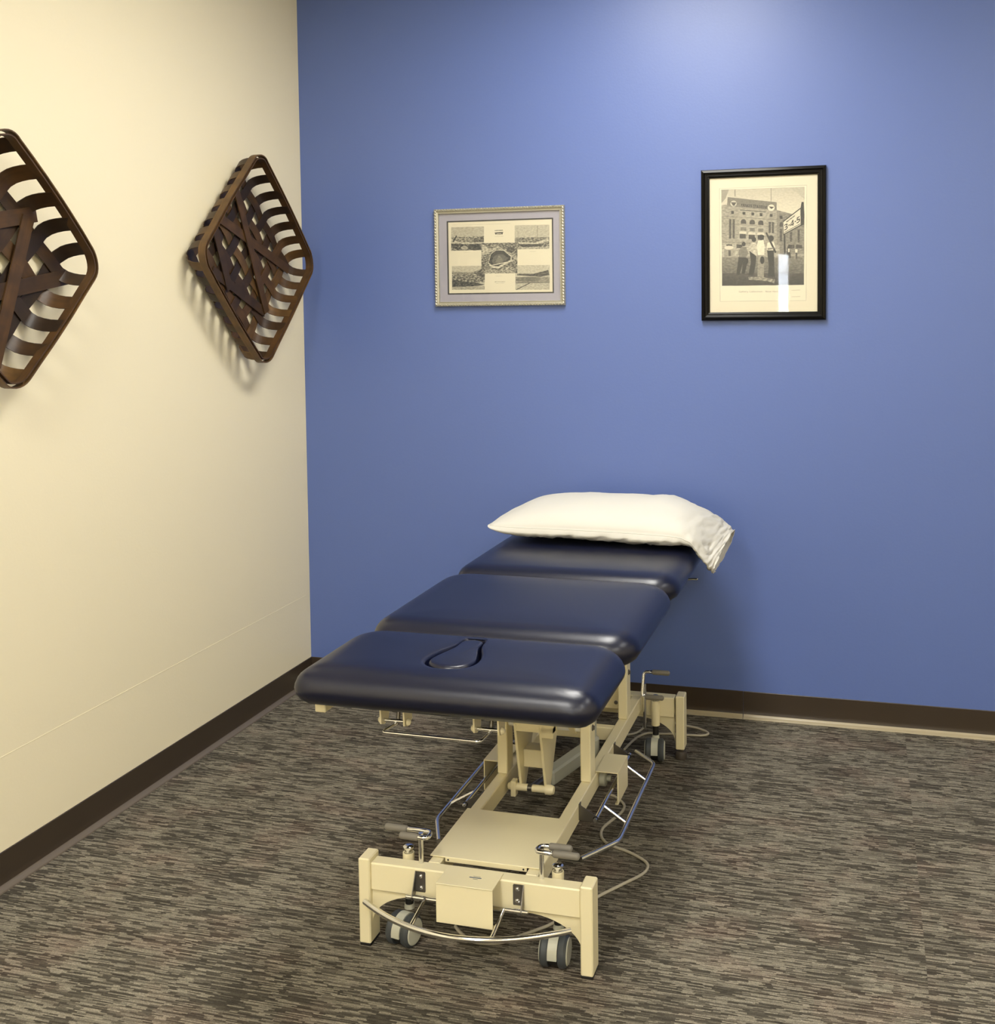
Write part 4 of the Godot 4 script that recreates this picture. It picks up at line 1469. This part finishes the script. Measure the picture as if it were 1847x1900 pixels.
func build_pictures() -> void:
	# silver frame with rope edge
	var lo := Vector2(0.5915, 1.5705)
	var hi := Vector2(1.132, 1.960)
	var t := thing("framed_print", "silver rope edged frame with grey mat around a collage of stadium photographs", "picture", Vector3((lo.x + hi.x) / 2, lo.y, 0))
	var st := mb()
	moulding(st, lo, hi, [Vector2(0.001, 0.0), Vector2(0.001, 0.012), Vector2(0.004, 0.0165), Vector2(0.0095, 0.0165), Vector2(0.0115, 0.0140), Vector2(0.0165, 0.0125), Vector2(0.0175, 0.0145), Vector2(0.0195, 0.0145), Vector2(0.0200, 0.0070)])
	part(t, "frame", st, M.frame_satin)
	st = mb()
	var P := 0.0118
	for e in 4:
		var L: float = (hi.x - lo.x if e % 2 == 0 else hi.y - lo.y) - 0.010
		var n := int(round(L / P))
		for i in n:
			var s := 0.005 + L * (i + 0.5) / n
			var p: Vector3 = [Vector3(lo.x + s, lo.y + 0.0062, 0.0165), Vector3(hi.x - 0.0062, lo.y + s, 0.0165), Vector3(hi.x - s, hi.y - 0.0062, 0.0165), Vector3(lo.x + 0.0062, hi.y - s, 0.0165)][e]
			var d: Vector3 = [Vector3(1, 1, 0), Vector3(-1, 1, 0), Vector3(-1, -1, 0), Vector3(1, -1, 0)][e].normalized()
			tube(st, [p - d * 0.0036, p + d * 0.0036], 0.0031, 6, 0.002)
	var rope := part(t, "rope_moulding", st, M.frame_silver, "silver twisted rope edging")
	rope.set_meta("kind", "stuff")
	var i0 := lo + Vector2(0.0195, 0.0195)
	var i1 := hi - Vector2(0.0195, 0.0195)
	var p0 := lo + Vector2(0.0585, 0.0545)
	var p1 := hi - Vector2(0.0535, 0.0545)
	# mats: grey, with a dark one showing inside it
	st = mb()
	ring_panel(st, i0, i1, p0 - Vector2(0.0065, 0.0060), p1 + Vector2(0.0065, 0.0060), 0.0068)
	part(t, "mat", st, M.mat_grey, "grey mat board")
	st = mb()
	ring_panel(st, p0 - Vector2(0.0075, 0.0070), p1 + Vector2(0.0075, 0.0070), p0 - Vector2(0.0005, 0.0005), p1 + Vector2(0.0005, 0.0005), 0.0056)
	part(t, "mat_liner", st, M.mat_dark, "thin black inner mat")
	part(t, "print", flat_panel(p0 - Vector2(0.001, 0.001), p1 + Vector2(0.001, 0.001), 0.0050), print_material(collage_print()), "five black and white stadium photographs on cream paper")
	part(t, "glass", flat_panel(i0, i1, 0.0092), M.glass)
	st = mb()
	box(st, Vector3(i0.x - 0.004, i0.y - 0.004, 0.001), Vector3(i1.x + 0.004, i1.y + 0.004, 0.004), 0.0005)
	part(t, "backing", st, M.mat_dark)
	# black frame
	lo = Vector2(1.662, 1.5075)
	hi = Vector2(2.1165, 2.0675)
	t = thing("framed_print", "black moulded frame around a stadium photograph with four boys and a route sign", "picture", Vector3((lo.x + hi.x) / 2, lo.y, 0))
	st = mb()
	moulding(st, lo, hi, [Vector2(0.0, 0.0), Vector2(0.0, 0.017), Vector2(0.002, 0.020), Vector2(0.0105, 0.0225), Vector2(0.0125, 0.0205), Vector2(0.014, 0.0160), Vector2(0.0205, 0.0150), Vector2(0.0215, 0.0165), Vector2(0.0235, 0.0165), Vector2(0.0250, 0.0125), Vector2(0.0305, 0.0115), Vector2(0.0310, 0.0070)])
	part(t, "frame", st, M.frame_black)
	i0 = lo + Vector2(0.030, 0.030)
	i1 = hi - Vector2(0.030, 0.030)
	part(t, "print", flat_panel(i0, i1, 0.0060), print_material(stadium_print()), "black and white stadium photograph on cream paper")
	part(t, "glass", flat_panel(i0, i1, 0.0092), M.glass)
	st = mb()
	box(st, Vector3(i0.x - 0.006, i0.y - 0.006, 0.001), Vector3(i1.x + 0.006, i1.y + 0.006, 0.004), 0.0005)
	part(t, "backing", st, M.mat_dark)

func ring_panel(st: SurfaceTool, o0: Vector2, o1: Vector2, n0: Vector2, n1: Vector2, z: float) -> void:
	st.set_smooth_group(-1)
	var a := [Vector3(o0.x, o0.y, z), Vector3(o1.x, o0.y, z), Vector3(o1.x, o1.y, z), Vector3(o0.x, o1.y, z)]
	var b := [Vector3(n0.x, n0.y, z), Vector3(n1.x, n0.y, z), Vector3(n1.x, n1.y, z), Vector3(n0.x, n1.y, z)]
	var d := Vector3(0, 0, -0.0012)
	for e in 4:
		var g := (e + 1) % 4
		q4(st, a[e], a[g], b[g], b[e], Vector3.BACK)
		q4(st, b[e], b[g], b[g] + d, b[e] + d, (a[e] - b[e]) * -1.0)

# ------------------------------------------------------------------
func _ready() -> void:
	# camera
	var cam := Camera3D.new()
	cam.name = "camera"
	add_child(cam)
	cam.projection = Camera3D.PROJECTION_FRUSTUM
	cam.near = 0.05
	cam.far = 50.0
	cam.size = cam.near * FRAME.y / FOCAL
	cam.frustum_offset = Vector2(FRAME.x / 2.0 - CENTRE.x, CENTRE.y - FRAME.y / 2.0) / FOCAL * cam.near
	cam.position = Vector3(2.2574, 1.5553, 4.1908)
	cam.basis = Basis(Vector3.UP, 0.2674) * Basis(Vector3.RIGHT, -0.0513) * Basis(Vector3.BACK, -0.0105)
	cam.current = true
	# sky outside the sidelight, exposure
	var env := Environment.new()
	env.background_mode = Environment.BG_SKY
	var sky := Sky.new()
	var ps := ProceduralSkyMaterial.new()
	ps.sky_top_color = Color(0.75, 0.85, 1.0)
	ps.sky_horizon_color = Color(0.95, 0.97, 1.0)
	ps.ground_bottom_color = Color(0.55, 0.55, 0.52)
	ps.ground_horizon_color = Color(0.9, 0.92, 0.95)
	ps.sun_angle_max = 0.0
	sky.sky_material = ps
	env.sky = sky
	env.background_energy_multiplier = 36.0
	env.ambient_light_source = Environment.AMBIENT_SOURCE_DISABLED
	env.tonemap_mode = Environment.TONE_MAPPER_LINEAR
	env.tonemap_exposure = 1.0
	env.sdfgi_enabled = true
	env.ssao_enabled = true
	env.ssil_enabled = true
	var we := WorldEnvironment.new()
	we.name = "world_environment"
	we.environment = env
	add_child(we)
	# surfaces and the ceiling panels
	make_materials()
	troffer(1.55, 1.30, 5.2, "recessed ceiling panel between the basket wall and the table")
	troffer(1.15, 4.0, 5.2, "recessed ceiling panel midway along the basket wall")
	troffer(1.15, 6.6, 6.5, "recessed ceiling panel beside the glazed sidelight")
	troffer(3.45, 6.6, 5.0, "recessed ceiling panel in the corner furthest from the baskets")
	troffer(3.55, 1.75, 1.4, "recessed ceiling panel by the plain cream wall and the blue wall")
	troffer(3.45, 4.0, 2.6, "recessed ceiling panel midway along the plain cream wall")
	build_room()
	build_table()
	build_pillow()
	build_cords()
	basket(1.752, 0.497, 0.2855, 7, 0.0, 0.036, [[0.66, 1.90, 0.165, 1.727], [0.70, 1.705, 0.352, 1.556], [0.545, 2.02, 0.345, 1.556], [0.69, 1.87, 0.60, 1.64]], "larger dark woven basket on the cream wall beside the blue wall corner", 11)
	basket(1.700, 1.758, 0.2530, 5, 0.0, 0.044, [[1.90, 1.772, 1.565, 1.836], [1.98, 1.570, 1.452, 1.664], [1.600, 1.825, 1.745, 1.42], [1.86, 1.95, 1.96, 1.62]], "smaller dark woven basket hung further along the cream wall", 23)
	build_pictures()
